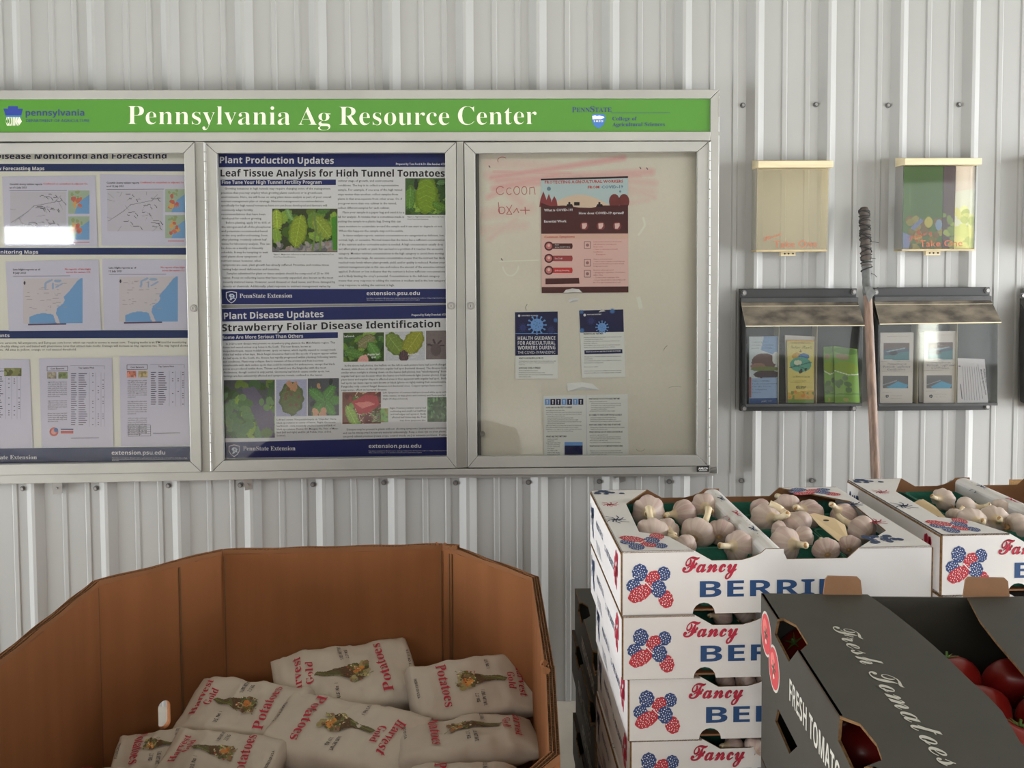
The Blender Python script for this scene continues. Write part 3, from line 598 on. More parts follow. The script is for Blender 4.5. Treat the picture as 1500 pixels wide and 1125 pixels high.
LAV = C(186, 182, 200)
YT = YP-.001
def mapsheet(quad, label, title, sub_, x, y, w, h, kind, Yo):
    s, P = paper_sheet('taped_sheet', quad, Yo, label, 'paper sheet', LAV, .003, group='sheets taped over the left poster')
    mb = MB(); lorem([title, sub_], mb, P, x, y, 5, [40 if kind == 'blight' else 48, 19 if kind == 'blight' else 25], 2.7, INK, style='bold', off=0)
    rx = x+(76 if kind == 'blight' else 49)
    for k in range(2 if kind == 'blight' else 1):
        a, b = (("No reports of late blight", "across the eastern U.S.")[k], C(176, 70, 84)) if kind == 'blight' else ("Confirmed on cucumbers in adjacent Co.", C(190, 84, 92))
        put_text(mb, P, a, rx+k*2, y-.6+k*4.4, min(rx+(38 if kind == 'blight' else 66), quad[1][0]-2), y-.6+k*4.4, cap=2.6, style='bold', col=b)
    put_line(mb, P, [(x, y+8.5), (x+84, y+8)], .6, INK); o = child(mb, 'sheet_text', s); o['kind'] = 'stuff'
    c = Canvas(int(w), int(h), C(178, 174, 186)); r = random.Random(quad[0][0]*7+3)
    BLU = C(110, 148, 190)
    if kind == 'blight':
        W, H = int(w), int(h)
        c.a[..., :3] = C(184, 176, 182); c.poly([(W*.98, 0), (W, 0), (W, H), (W*.62, H), (W*.6, H*.92), (W*.55, H*.78), (W*.57, H*.66), (W*.68, H*.55), (W*.7, H*.48), (W*.68, H*.42), (W*.78, H*.28), (W*.84, H*.18), (W*.92, H*.05)], BLU)
        c.poly([(W*.1, H*.86), (W*.2, H*.8), (W*.34, H*.77), (W*.5, H*.8), (W*.53, H*.9), (W*.56, H), (W*.1, H)], BLU); c.ell(W*.56, H*.9, W*.03, H*.09, C(184, 176, 182), -.2)
        c.line([(W*.37, H*.22), (W*.38, H*.1), (W*.48, H*.04)], 3, C(140, 156, 184)); c.line([(W*.5, H*.12), (W*.5, H*.22)], 3, C(140, 156, 184)); c.line([(W*.55, H*.2), (W*.66, H*.12)], 2.4, C(140, 156, 184)); c.ell(W*.58, H*.06, 6, 2, C(140, 156, 184))
        for _ in range(26): a, b = r.uniform(0, W*.66), r.uniform(H*.1, H*.72); c.line([(a, b), (a+r.uniform(2, 9), b+r.uniform(-.8, .8))], .8, C(156, 146, 152))
        c.ell(2, H*.1, 1.6, 2.4, C(50, 46, 60)); c.line([(2, 0), (2, H*.2)], 1, C(50, 46, 60))
    else:
        W, H = int(w), int(h)
        for _ in range(18):
            a, b = r.uniform(0, W), r.uniform(0, H*.9); c.line([(a, b), (a+r.uniform(-12, 12), b+r.uniform(-4, 12))], .8, C(150, 146, 158))
        c.line([(W*.02, H*.75), (W*.3, H*.5), (W*.42, H*.35), (W*.8, H*.25), (W*.9, H*.1)], 1, C(130, 126, 140))
        for _ in range(15): a, b = r.uniform(W*.3, W*.9), r.uniform(H*.05, H*.95); c.line([(a, b), (a+r.uniform(3, 9), b+r.uniform(-1, 1))], 1, C(96, 90, 104)); c.line([(a+10, b+1), (a+13, b+5)], .8, C(60, 56, 70))
    picture(s, P, x+(15 if kind == 'blight' else 1), y+(12 if kind == 'blight' else 10), x+(15 if kind == 'blight' else 1)+w, y+(12 if kind == 'blight' else 10)+h, c, -.008 if kind == 'blight' else -.004, 'printed_map')
    if kind == 'blight':
        mb = MB(); put_line(mb, P, [(x+22, y+79.5), (x+78, y+78.5)], 2.2, C(86, 70, 96)); child(mb, 'map_scale_bar', s)
    else:
        for k in range(2):
            xw = min(31, quad[1][0]-1-(x+86)); c = Canvas(int(xw), 34, C(150, 164, 146)); c.poly([(9, 34), (14, 20), (20, 14), (31, 6), (31, 34)], BLU); c.blobs(9, 4, [C(190, 108, 84), C(196, 150, 96), C(180, 96, 84)], r, (6, 10, 18, 28)); c.blobs(4, 3, [C(140, 150, 110)], r, (4, 2, 22, 10))
            picture(s, P, x+86, y+8+k*38, x+86+xw, y+42+k*38, c, 0, 'printed_map')
        mb = MB(); put_line(mb, P, [(x+90, y+84), (min(x+117, quad[1][0]-2), y+84)], .9, C(180, 70, 84)); child(mb, 'map_scale_bar', s)
mapsheet([(3, 258.5), (139.5, 257), (143, 361), (6.5, 361.5)], 'taped disease map sheet left in the top row of the left door', 'Cucurbit downy mildew reports', 'as of 6 July 2021', 14, 271, 82, 60, 'mildew', YT)
mapsheet([(146, 255), (272, 256.5), (273.5, 360), (149, 359.5)], 'taped disease map sheet right in the top row, partly behind the door frame', 'Cucurbit downy mildew reports', 'as of 12 July 2021', 156, 269, 82, 60, 'mildew', YT)
mapsheet([(8, 383), (144.5, 380), (148, 484), (13, 485)], 'taped late blight map sheet with blue sea, left in the second row', 'Late blight reports as of', '8 July 2021', 19, 396, 87, 66, 'blight', YT)
mapsheet([(149.5, 379), (273, 380), (276.5, 482.5), (152, 483)], 'taped late blight map sheet with blue sea, right in the second row', 'Late blight reports as of', '12 July 2021', 159.5, 393.5, 86, 66, 'blight', YT)
def trapsheet(quad, label, x, y, cols, tab, extra):
    s, P = paper_sheet('taped_sheet', quad, YT, label, 'paper sheet', LAV, .003, group='trap count sheets taped in the left door'); r = random.Random(int(x)); q = quad[0][0]
    mb = MB(); put_line(mb, P, [(x, y), (x+30, y-.3), (x+30, y+6.5), (x, y+7), (x, y)], .7, INK); put_text(mb, P, 'Corn Earworm', x+5, y+4.6, x+25, y+4.4, cap=2.4, style='bold', col=INK)
    put_line(mb, P, [(x+34, y-1), (x+84, y-.6), (x+84, y+4.4)], .5, C(120, 116, 140)); put_text(mb, P, 'Trap Captures Week', x+46, y+3.4, x+69, y+3.2, cap=2.2, style='bold', col=INK)
    w = ("moth", "corn", "larvae", "trap", "field", "silk", "early", "fresh", "adult", "tassel", "egg", "ears", "lays", "lure", "count")
    yy = y+24
    for blk, n in cols:
        for k in range(n): put_text(mb, P, ' '.join(r.choice(w) for _ in range(5)), x+1, yy, x+(29 if k < n-1 else r.uniform(12, 22)), yy-.2, cap=1.9, col=INK, off=.004, res=1); yy += 3.0
        yy += 3.4
    for k in range(tab):
        ty = y+11+k*3.1
        for a, b in ((35, 42+r.uniform(-2, 2)), (46, 56+r.uniform(-3, 3)), (66, 68), (74, 76), (81, 83)):
            if a < 60 or r.random() < .4: put_line(mb, P, [(x+a, ty), (x+b, ty)], 1.1, C(88, 84, 104, 1.0))
    for a in (62, 71, 79, 84): put_line(mb, P, [(x+a, y+9), (x+a, y+11+tab*3.1)], .4, C(130, 126, 150))
    o = child(mb, 'sheet_text', s); o['kind'] = 'stuff'
    for k in range(2):
        c = Canvas(14, 10, extra[k]); c.blobs(8, 3, [tuple(t*.7 for t in extra[k]), tuple(t*1.3 for t in extra[k])], r); picture(s, P, x+k*16.5, y+8.6, x+k*16.5+13.5, y+18.2, c)
    return s, P, yy
s, P, _ = trapsheet([(-56, 527), (43, 526), (48, 656), (-50, 657)], 'taped trap count sheet cut off at the left edge of the picture', -54, 541, [(7, 7)], 20, (C(120, 120, 84), C(134, 130, 92)))
c = Canvas(26, 12, C(124, 124, 88)); c.blobs(12, 4, [C(90, 92, 64), C(140, 138, 100)], R); picture(s, P, 6, 539, 31.5, 551, c)
s, P, _ = trapsheet([(57, 525), (164, 524), (166, 654), (61, 656)], 'taped trap count sheet with a red and blue logo, middle of the bottom row', 69, 536.5, [(8, 8), (5, 5), (5, 5)], 25, (C(150, 140, 128), C(124, 132, 96)))
mb = MB(); put_disc(mb, P, 79, 632.5, 6.6, C(186, 104, 100)); put_disc(mb, P, 79, 632.5, 4, C(206, 150, 146), .0004); put_disc(mb, P, 82, 630, 3.2, C(78, 104, 150), .0006); put_rect(mb, P, 89, 628, 107.5, 629.8, C(70, 78, 120)); put_rect(mb, P, 89, 631, 107.5, 635, C(186, 96, 92)); put_line(mb, P, [(104, 642), (145, 641.4)], .8, INK); child(mb, 'printed_logo', s)
s, P, yy = trapsheet([(175, 522), (275, 521), (279, 652.5), (177, 653.5)], 'taped trap count sheet with a small table, right of the bottom row', 186, 534.5, [(9, 9), (7, 7), (9, 9)], 16, (C(190, 120, 104), C(168, 148, 110)))
mb = MB()
for k in range(6): put_line(mb, P, [(187.5, 623+k*3.2), (220.5, 622.6+k*3.2)], .5, INK)
for a in (187.5, 204, 220.5): put_line(mb, P, [(a, 623), (a+.3, 639)], .5, INK)
put_line(mb, P, [(224, 634.5), (264, 634)], .8, INK); child(mb, 'printed_table', s)

# ================================================================ RIGHT DOOR: marked whiteboard, leaflets
c = Canvas(166, 226, C(203, 197, 187, 1.45)); RB = random.Random(12)
yy, xx = np.mgrid[0:226, 0:166]
tone = np.ones((226, 166), dtype=np.float32)
for k in range(60):
    x, y = RB.uniform(0, 166), RB.uniform(0, 226); a = RB.uniform(8, 30); tone += RB.uniform(-.02, .018)*np.exp(-((xx-x)**2+(yy-y)**2*2)/(a*a))
c.a[..., :3] *= tone[..., None]
pink = np.zeros((226, 166), dtype=np.float32)
def smear(x0, y0, x1, y1, w, s):
    global pink
    L2 = (x1-x0)**2+(y1-y0)**2; t = np.clip(((xx-x0)*(x1-x0)+(yy-y0)*(y1-y0))/L2, 0, 1)
    d = np.sqrt((xx-x0-t*(x1-x0))**2+(yy-y0-t*(y1-y0))**2); pink = np.maximum(pink, s*np.clip(1-d/w, 0, 1)**.7)
for q in ((10, 12, 60, 14, 5, .16), (12, 22, 108, 8, 3, .42), (16, 24, 128, 18, 4, .34), (20, 28, 120, 20, 3, .36), (14, 30, 60, 20, 3.5, .40), (10, 36, 30, 26, 3, .3), (14, 18, 70, 19, 2, .35), (60, 20, 130, 26, 4, .22), (90, 30, 128, 32, 6, .16), (10, 20, 34, 40, 5, .2), (8, 48, 40, 44, 6, .17), (6, 60, 36, 56, 5, .13), (10, 66, 30, 52, 3, .15), (100, 24, 130, 36, 3, .18), (100, 42, 126, 38, 3, .14)): smear(*q)
pk = np.array(C(210, 112, 128)); pink = np.clip(pink*1.25, 0, 1); c.a[..., :3] = c.a[..., :3]*(1-pink[..., None])+pk*pink[..., None]
for q in ((30, 40, 42, 3), (45, 190, 9, 2)): pass
c.noise(.035, 4)
mb = MB(); PB = PY(YB)
panel_y(mb, [(688, 212), (1034, 212), (1034, 680), (688, 680)], YB, .004, 0, C(203, 197, 187, 1.45))
c2 = MB(); c.put(c2, PB, 694, 214, 1030, 678, .0003); wb = cpart(mb, 'whiteboard_panel', M['ink']); wb['label'] = 'cream whiteboard with smeared red marker'
sub(c2, 'marker_smears', M['ink'], wb)['kind'] = 'stuff'
mb = MB(); RD = C(170, 84, 84)
def sq(pts, w=1.0, col=RD): put_line(mb, PB, pts, w, col, .0007)
def curve(cx_, cy_, rx, ry, a0, a1, w=1.0, col=RD, n=10): sq([(cx_+rx*math.cos(a0+(a1-a0)*k/n), cy_+ry*math.sin(a0+(a1-a0)*k/n)) for k in range(n+1)], w, col)
curve(736, 235, 7, 5, 2.6, 5.6, .9); curve(733, 279, 6, 6, .6, 5.6); curve(746, 280, 4, 5, .7, 5.5); curve(757, 279, 4.5, 6, 0, 6.28); curve(768, 279, 4, 6, 0, 6.28); sq([(776, 285), (776, 275), (782, 274), (784, 285)])
sq([(730, 296), (732, 313)]); curve(735, 308, 5, 5, 0, 6.28); sq([(742, 302), (750, 314), (742, 314), (750, 300)]); sq([(752, 312), (757, 305), (760, 312)]); sq([(762, 308), (776, 308)], 1.2); sq([(769, 303), (770, 314)], 1.2)
for x, y in ((717, 244), (735, 380), (938, 246), (948, 247)): sq([(x-1, y-1.5), (x+1, y+1.5)], 1.3, C(70, 66, 66))
curve(980, 516, 8, 10, 3.4, 4.4, .7, C(120, 100, 90)); curve(938, 657, 6, 4, 0, 3.0, .6, C(150, 140, 130)); curve(775, 451, 5, 6, 2.5, 4.2, .8, C(100, 90, 80)); curve(990, 570, 12, 4, 3.6, 5.4, .5, C(150, 140, 130)); 
curve(748, 386, 12, 18, .2, 2.9, 2, C(216, 212, 200)); sq([(935, 345), (945, 330), (942, 318)], 3, C(216, 212, 200)); sq([(935, 435), (939, 452)], 6, C(216, 212, 202)); sq([(730, 383), (790, 381)], 1.5, C(216, 212, 200))
sub(mb, 'marker_strokes', M['ink'], wb)['kind'] = 'stuff'

YW = YB-.0022
# -- red farm-worker poster
MAR = C(84, 42, 46, 1.15); PNK = C(214, 176, 172)
s, P = paper_sheet('safety_poster', [(792, 262), (920, 258), (920.5, 428.5), (793.5, 429.5)], YW-.001, 'maroon and pink COVID-19 farm worker poster on the whiteboard', 'poster', PNK, .003)
mb = MB()
put_poly(mb, P, [(792.2, 263), (920, 259), (920, 300), (792.4, 300)], C(172, 190, 196), .0003); put_poly(mb, P, [(792.2, 261.8), (920, 258), (920, 260.8), (792.2, 264.4)], C(54, 36, 46), .0005)
n = 14; put_poly(mb, P, [(806+i*(892-806)/n, 300-15*math.sin(math.pi*i/n)) for i in range(n+1)]+[(892, 310), (806, 310)], C(206, 184, 166), .0005)
put_poly(mb, P, [(792.4, 297), (806, 302), (826, 301), (848, 304), (866, 304.5), (884, 301), (905, 301), (920, 300), (920, 342), (792.8, 342.5)], MAR, .0007); put_poly(mb, P, [(792.8, 342), (920, 341.5), (920, 350), (793, 351)], C(206, 172, 160), .0006)
for x, w, h in ((796, 6, 18), (804, 5, 14), (812, 5, 11)): put_poly(mb, P, [(x-w, 303), (x-w*.7, 297-h*.3), (x, 300-h-2), (x+w*.7, 297-h*.3), (x+w, 303)], C(132, 58, 64), .0006)
for x in (900, 914): put_disc(mb, P, x, 295, 8, C(112, 52, 54), .0006, ry=11)
for x in (832, 876): put_disc(mb, P, x+2, 297.5, 1.8, C(40, 30, 34), .0009); put_poly(mb, P, [(x-1, 299), (x+6, 299), (x+8, 303), (x-3, 303)], C(40, 30, 34), .0009)
put_rect(mb, P, 841, 296, 849, 301, C(40, 30, 34), .0009)
put_poly(mb, P, [(793.5, 420.5), (920.5, 419.5), (920.5, 428.3), (793.5, 429.3)], MAR, .0005)
for x, y, m_ in ((804, 360.5, MAR), (804, 378.5, C(150, 62, 66)), (804, 396, C(190, 50, 54))):
    put_disc(mb, P, x, y, 6.8, MAR, .0005); put_poly(mb, P, [(x+4, y-4), (838, y-4), (839, y), (838, y+4), (x+4, y+4)], m_, .0004); put_disc(mb, P, x, y, 4.6, C(188, 110, 112), .0007); put_disc(mb, P, x, y-1, 2.2, PNK, .0009)
put_poly(mb, P, [(799, 408), (848, 407), (849, 415.5), (799, 416.5)], MAR, .0005)
for x in (856, 880, 904): put_disc(mb, P, x, 331, 6.2, C(124, 58, 62), .0009); put_poly(mb, P, [(x-3.5, 327.5), (x+3.5, 326.8), (x+3.6, 331), (x+1, 335), (x-3, 335)], C(220, 180, 176), .0011)
put_disc(mb, P, 804, 276.5, 3, C(104, 128, 148), .0006); put_disc(mb, P, 908.5, 280.5, 1.6, C(104, 128, 148), .0006)
for y in (360, 386, 402): put_line(mb, P, [(856, y-6), (865, y-6), (865, y+4), (856, y+4), (856, y-6)], .7, MAR, .0006); put_disc(mb, P, 860.5, y-1, 2.4, C(150, 110, 108), .0006)
child(mb, 'printed_artwork', s)
mb = MB(); RDD = C(178, 66, 66)
put_text(mb, P, 'PROTECTING AGRICULTURAL WORKERS', 798, 269, 913, 267.4, cap=4.1, style='bold', col=RDD, lift=.0008, off=.01)
put_text(mb, P, 'FROM', 861, 276.3, 878, 276, cap=4.1, style='bold', col=RDD, lift=.0008, off=.01); put_text(mb, P, 'COVID-19', 881, 276, 913, 275.4, cap=4.1, style='bold', col=C(92, 120, 150), lift=.0008, off=.01)
put_text(mb, P, 'What is COVID-19?', 797, 309.5, 839, 309, cap=3.5, style='bold', col=WHT, lift=.001, off=.01); put_text(mb, P, 'How does COVID-19 spread?', 848, 314, 914, 313.4, cap=3.5, style='bold', col=WHT, lift=.001, off=.01)
put_text(mb, P, 'Essential Work', 797, 326, 830, 325.6, cap=3.5, style='bold', col=WHT, lift=.001, off=.01); put_text(mb, P, 'Common Symptoms', 797, 348.6, 842, 348, cap=3.0, style='bold', col=RDD, lift=.0009)
put_text(mb, P, 'Fever', 813, 359.5, 819, 359.4, cap=2, col=WHT, lift=.0009); put_text(mb, P, 'above 100.4 F / 38 C', 813, 362.8, 835, 362.6, cap=1.8, col=WHT, lift=.0009); put_text(mb, P, 'Dry Cough', 813, 379.6, 824, 379.4, cap=2.2, col=WHT, lift=.0009); put_text(mb, P, 'Difficulty Breathing', 813, 397.4, 834, 397, cap=2.2, col=WHT, lift=.0009)
lorem(["COVID-19 is a respiratory disease", "caused by the coronavirus."], mb, P, 797, 313.4, 3.6, [40, 29], 1.8, WHT, -.01); lorem(["Agricultural work is essential, we want", "all workers to be as safe as possible and", "know to help protect you and your", "coworkers and communities."], mb, P, 797, 330.4, 3.4, [37, 42, 40, 31], 1.8, WHT, -.01)
lorem(["You should know", "Respiratory", "Contaminated"], mb, P, 846, 318.8, 0, [(846, 867), (871, 890), (893, 914)], 1.6, WHT)
lorem(["Seek medical attention. If not seen,", "call ahead at emergency", "This sign could be:", "-  Fever or shortness of breath", "Confusion", "-  Fatigue"], mb, P, 869, 355, 3.7, [42, 34, 14, 36, 14, 18], 1.9, C(176, 90, 92), -.01)
lorem(["What to do if sick at home?", "-  Isolate or stay in a separate room and stay away", "from household members you can for at least", "10 days and recover."], mb, P, 869, 380.6, 3.4, [28, 46, 45, 22], 1.9, C(150, 80, 84), -.01)
lorem(["Need to tell people you?", "-  Emergency or Supervisor, Co-Workers,", "who live", "-  Contact your employer first", "-  It is your duty and right to a safe workplace, tell", "the US to get treatment at no cost"], mb, P, 869, 396.6, 3.6, [30, 47, 14, 38, 47, 40], 1.9, C(150, 80, 84), -.01)
lorem(["These symptoms are general and may be", "flu or something else, contact a doctor."], mb, P, 801, 411, 3.0, [45, 40], 1.6, WHT, -.01); lorem(["Remember to wash hands often and keep a distance to stop the virus in every workplace"], mb, P, 799, 425.8, 3, [115], 1.7, C(190, 150, 146), -.01)
o = child(mb, 'printed_text', s); o['kind'] = 'stuff'
# -- two cards
def virus(mb, P, x, y, r, col, lift=.0008):
    put_disc(mb, P, x, y, r*.72, col, lift)
    for k in range(12): a = k*math.pi/6; put_line(mb, P, [(x+r*.6*math.cos(a), y+r*.6*math.sin(a)), (x+r*math.cos(a), y+r*math.sin(a))], r*.12, col, lift); put_disc(mb, P, x+r*math.cos(a), y+r*math.sin(a), r*.12, col, lift, 6)
    for k in range(9): a = k*2.4; q = r*.14*math.sqrt(k); put_disc(mb, P, x+q*1.2*math.cos(a), y+q*1.2*math.sin(a), r*.07, tuple(t*.5 for t in col), lift+.0002, 6)
NV = C(38, 40, 84, 1.1); VB = C(104, 146, 206)
s, P = paper_sheet('health_card', [(754, 457), (817, 456), (817.5, 554.5), (755, 555)], YW, 'left card with navy top headed HEALTH GUIDANCE on the whiteboard', 'card', C(214, 214, 222), .004)
mb = MB(); put_poly(mb, P, [(754.3, 457.3), (817, 456.3), (817.2, 520), (754.8, 521)], NV, .0004); put_line(mb, P, [(755, 488.6), (817, 488.4)], .8, VB, .0006); virus(mb, P, 786.5, 476, 13, VB); virus(mb, P, 814, 469, 3.4, C(70, 110, 170)); virus(mb, P, 766, 480, 6, C(52, 56, 116)); virus(mb, P, 807, 483, 6, C(50, 52, 104)); put_disc(mb, P, 760.5, 462.5, 1.8, WHT, .0008); child(mb, 'printed_artwork', s)
mb = MB()
for t, y, x1 in (('HEALTH GUIDANCE', 498, 813.5), ('FOR AGRICULTURAL', 505, 813.5), ('WORKERS DURING', 512, 813.5)): put_text(mb, P, t, 758.5, y, x1, y-.4, cap=5.1, style='bold', col=WHT, lift=.0008)
put_text(mb, P, 'THE COVID-19 PANDEMIC', 758.5, 518.4, 813.5, 518, cap=4.2, col=WHT, lift=.0008); put_text(mb, P, 'DEPARTMENT OF HEALTH', 764, 463.2, 788, 463, cap=1.6, style='bold', col=WHT, lift=.0008)
put_text(mb, P, 'WHAT IS CORONAVIRUS (COVID-19)?', 760, 526, 796, 525.6, cap=2.4, style='bold', col=INK); put_text(mb, P, 'HOW DOES COVID-19 SPREAD?', 760, 540.4, 792, 540, cap=2.4, style='bold', col=INK)
lorem(["Coronaviruses are a large family of viruses that usually cause mild", "illness, such as the common cold, in people and animals around the", "world today."], mb, P, 760, 529.6, 2.6, [54, 52, 9], 1.4); lorem(["The virus spreads easily from person to person:", "through droplets produced when an infected person coughs or sneezes", "between people who are in close contact with each other", "respiratory droplets on surfaces"], mb, P, 760, 543.4, 3, [28, 38, 50, 18], 1.4)
o = child(mb, 'printed_text', s); o['kind'] = 'stuff'
s, P = paper_sheet('health_card', [(848, 454.5), (913, 453), (916.5, 552.5), (852.5, 553.5)], YW, 'right card with navy virus band above lines of text on the whiteboard', 'card', C(214, 214, 222), .005)
mb = MB(); put_poly(mb, P, [(848.3, 454.8), (913, 453.2), (913.8, 486), (850, 487)], NV, .0004); virus(mb, P, 882, 479.5, 9, VB); virus(mb, P, 897, 455.5, 4, C(70, 110, 170)); virus(mb, P, 852.5, 484, 3.6, C(70, 110, 170)); virus(mb, P, 852, 457, 3, C(70, 110, 170)); virus(mb, P, 866, 470, 6, C(52, 54, 110)); put_poly(mb, P, [(856, 513.2), (911.5, 511.5), (911.8, 517.5), (856.2, 519)], NV, .0004); put_disc(mb, P, 856.5, 461.5, 2, WHT, .0008); child(mb, 'printed_artwork', s)
mb = MB(); put_text(mb, P, 'PREVENTION AND TREATMENT', 855, 490.3, 884, 489.6, cap=2.2, style='bold', col=INK)
lorem(["Practicing social distancing and good hygiene are the best ways to prevent", "contracting and transmitting the illness.", "The best way to prevent illness is to avoid being exposed to the virus and", "hands often.", "Avoid touching your eyes, nose and mouth with unwashed hands. Stay home", "if you are sick and away from others."], mb, P, 855.4, 495, 2.9, [55, 28, 52, 20, 53, 46], 1.4, slope=-.02)
lorem(["Workers who are ill should notify their supervisor and stay home.", "needed when", "You can find the latest guidance on preventing illness at work and on", "farms and processing plants.", "", "Know your rights", "", "help for workers and employers is available by phone and on the web", "and at the local office, also in other languages spoken on the farm"], mb, P, 856, 523.5, 2.95, [54, 12, 54, 28, 1, 20, 1, 54, 54], 1.4, slope=-.02)
put_text(mb, P, 'PENNSYLVANIA DEPARTMENT', 860, 461.6, 881, 461.2, cap=1.6, style='bold', col=WHT, lift=.0008); put_text(mb, P, 'WHAT TO DO IF YOU ARE SICK AT WORK OR AT HOME', 858, 516.3, 909, 515, cap=1.8, style='bold', col=WHT, lift=.0008)
o = child(mb, 'printed_text', s); o['kind'] = 'stuff'
# -- opened leaflet
s, P = paper_sheet('leaflet', [(796, 580), (919.5, 577), (921, 674), (797, 674)], YW, 'opened two-page leaflet at the foot of the whiteboard', 'leaflet', C(212, 212, 220), .002)
mb = MB()
for k in range(7):
    x = 798+k*8.2; put_rect(mb, P, x, 584.5-k*.06, x+7.2, 593.2-k*.06, VB if k in (0, 3, 5) else NV, .0004)
    put_disc(mb, P, x+3.6, 587, 1.2, WHT, .0006, 8); put_line(mb, P, [(x+3.6, 588), (x+3.6, 592)], 1.2, WHT, .0006)
put_rect(mb, P, 827, 647.5, 853.5, 673, NV, .0004); put_rect(mb, P, 827, 647.5, 853.5, 652.5, VB, .0006); put_line(mb, P, [(858.5, 578.5), (860, 674)], .6, C(176, 176, 188)); child(mb, 'printed_artwork', s)
mb = MB()
for t, x, y, x1 in (('HOW CAN YOU PROTECT YOURSELF?', 800, 598.2, 838), ('WHAT ARE THE SYMPTOMS?', 800, 640.6, 830), ('WHAT SHOULD YOU DO IF YOU HAVE SYMPTOMS?', 862.6, 585.4, 908), ('DO I NEED TO WATCH MY PEOPLE CLOSELY?', 863, 609, 911), ('HOW CAN I SAFELY TAKE CARE OF ANYONE?', 863, 623.4, 909), ('WHAT SHOULD I DO IF I HAVE CORONAVIRUS?', 863, 634, 912), ('WHAT SHOULD I DO IF SOMEONE WORKING HERE', 863.6, 654.6, 912)): put_text(mb, P, t, x, y, x1, y-.4, cap=2.3, style='bold', col=INK, off=.01)
rr = random.Random(5); ws = "wash your hands often with soap and water for at least twenty seconds stay home when sick keep six feet apart cover coughs clean and disinfect surfaces call a doctor if fever".split()
def filler(x, y, n, w, pitch=2.75):
    for k in range(n):
        ww = w*rr.choice((1, .95, .9, .75, .5)); m = max(2, int(ww/4)); put_text(mb, P, ' '.join(rr.choice(ws) for _ in range(m)), x+rr.choice((0, 2)), y+k*pitch, x+2+ww, y+k*pitch-.3, cap=1.5, col=INK, res=1)
filler(800, 602, 12, 50); filler(800, 644, 10, 20); filler(864, 589, 6, 46); filler(863, 612.5, 3, 50); filler(863, 627, 2, 50); filler(864, 638, 5, 48); filler(864, 661, 4, 46)
o = child(mb, 'printed_text', s); o['kind'] = 'stuff'
# scraps of tape
def tape(pts, Y, label, curl=.006):
    cx = sum(x for x, _ in pts)/len(pts); cy = sum(y for _, y in pts)/len(pts); o = on_y(cx, cy, Y); mb = MB(); n = len(pts)
    f = [on_y(x, y, Y-(curl if i % 2 else 0)*.5)-o for i, (x, y) in enumerate(pts)]; f.append(on_y(cx, cy, Y-curl)-o)
    mb.add(f, [(i, (i+1) % n, n) for i in range(n)], 0, C(208, 208, 212)); mb.add([v+Vector((0, .0006, 0)) for v in f], [(i, (i+1) % n, n) for i in range(n)], 0, C(208, 208, 212))
    t = mb.build('tape_scrap', M['gloss'], None, loc=o); tag(t, label, 'tape', 'tape scraps on the whiteboard')
tape([(825, 429), (829, 424.5), (838, 422.5), (848, 423.5), (853, 428.5), (840, 428.5)], YW-.008, 'curled tape tab at the foot of the maroon poster')
tape([(832, 440), (836, 436.5), (847, 435.5), (849, 439), (843, 442), (834, 443)], YW-.001, 'small torn tape scrap below the maroon poster')
tape([(830.5, 561.5), (852, 560), (868, 562), (878, 571), (855, 571), (831.5, 573)], YW-.001, 'long torn tape scrap between the right card and the leaflet')
tape([(877, 457.5), (882, 452), (887, 456)], YW-.006, 'folded tape tip at the top of the right card')
# ================================================================ BROCHURE BOXES AND HOLDERS ON THE RIGHT
def rebase(mb, o): mb.v = [(x-o.x, y-o.y, z-o.z) for x, y, z in mb.v]; return mb
M['yacr'] = glassmat('yellowed_acrylic', (.93, .90, .80), .10)
def yellowed(m, col=(.80, .74, .58), f=.30):
    nt = m.node_tree; out = nt.nodes['Material Output']; old = out.inputs[0].links[0].from_socket
    d = nt.nodes.new('ShaderNodeBsdfDiffuse'); d.inputs[0].default_value = (*col, 1); tl = nt.nodes.new('ShaderNodeBsdfTranslucent'); tl.inputs[0].default_value = (*col, 1)
    a = nt.nodes.new('ShaderNodeAddShader') if False else nt.nodes.new('ShaderNodeMixShader'); a.inputs[0].default_value = .3
    nt.links.new(d.outputs[0], a.inputs[1]); nt.links.new(tl.outputs[0], a.inputs[2])
    mx = nt.nodes.new('ShaderNodeMixShader'); mx.inputs[0].default_value = f; nt.links.new(old, mx.inputs[1]); nt.links.new(a.outputs[0], mx.inputs[2]); nt.links.new(mx.outputs[0], out.inputs[0])
yellowed(M['yacr'], f=.22)
M['cacr'] = glassmat('scratched_clear_acrylic', (.93, .94, .93), .035); yellowed(M['cacr'], (.5, .5, .48), .025)
M['lid'] = mat('dusty_smoked_acrylic', C(112, 104, 92, 1.15), rough=.45, var=.45, vscale=16, stretch=(1, 1, 2.2), dark=C(70, 66, 62, 1.1))
M['lidedge'] = mat('bright_acrylic_edge', C(196, 186, 160), rough=.3)
M['bplast'] = mat('black_plastic', (.022, .023, .024), rough=.45)
M['bplast2'] = mat('dusty_black_plastic', (.045, .046, .047), rough=.5, var=.3, vscale=20)

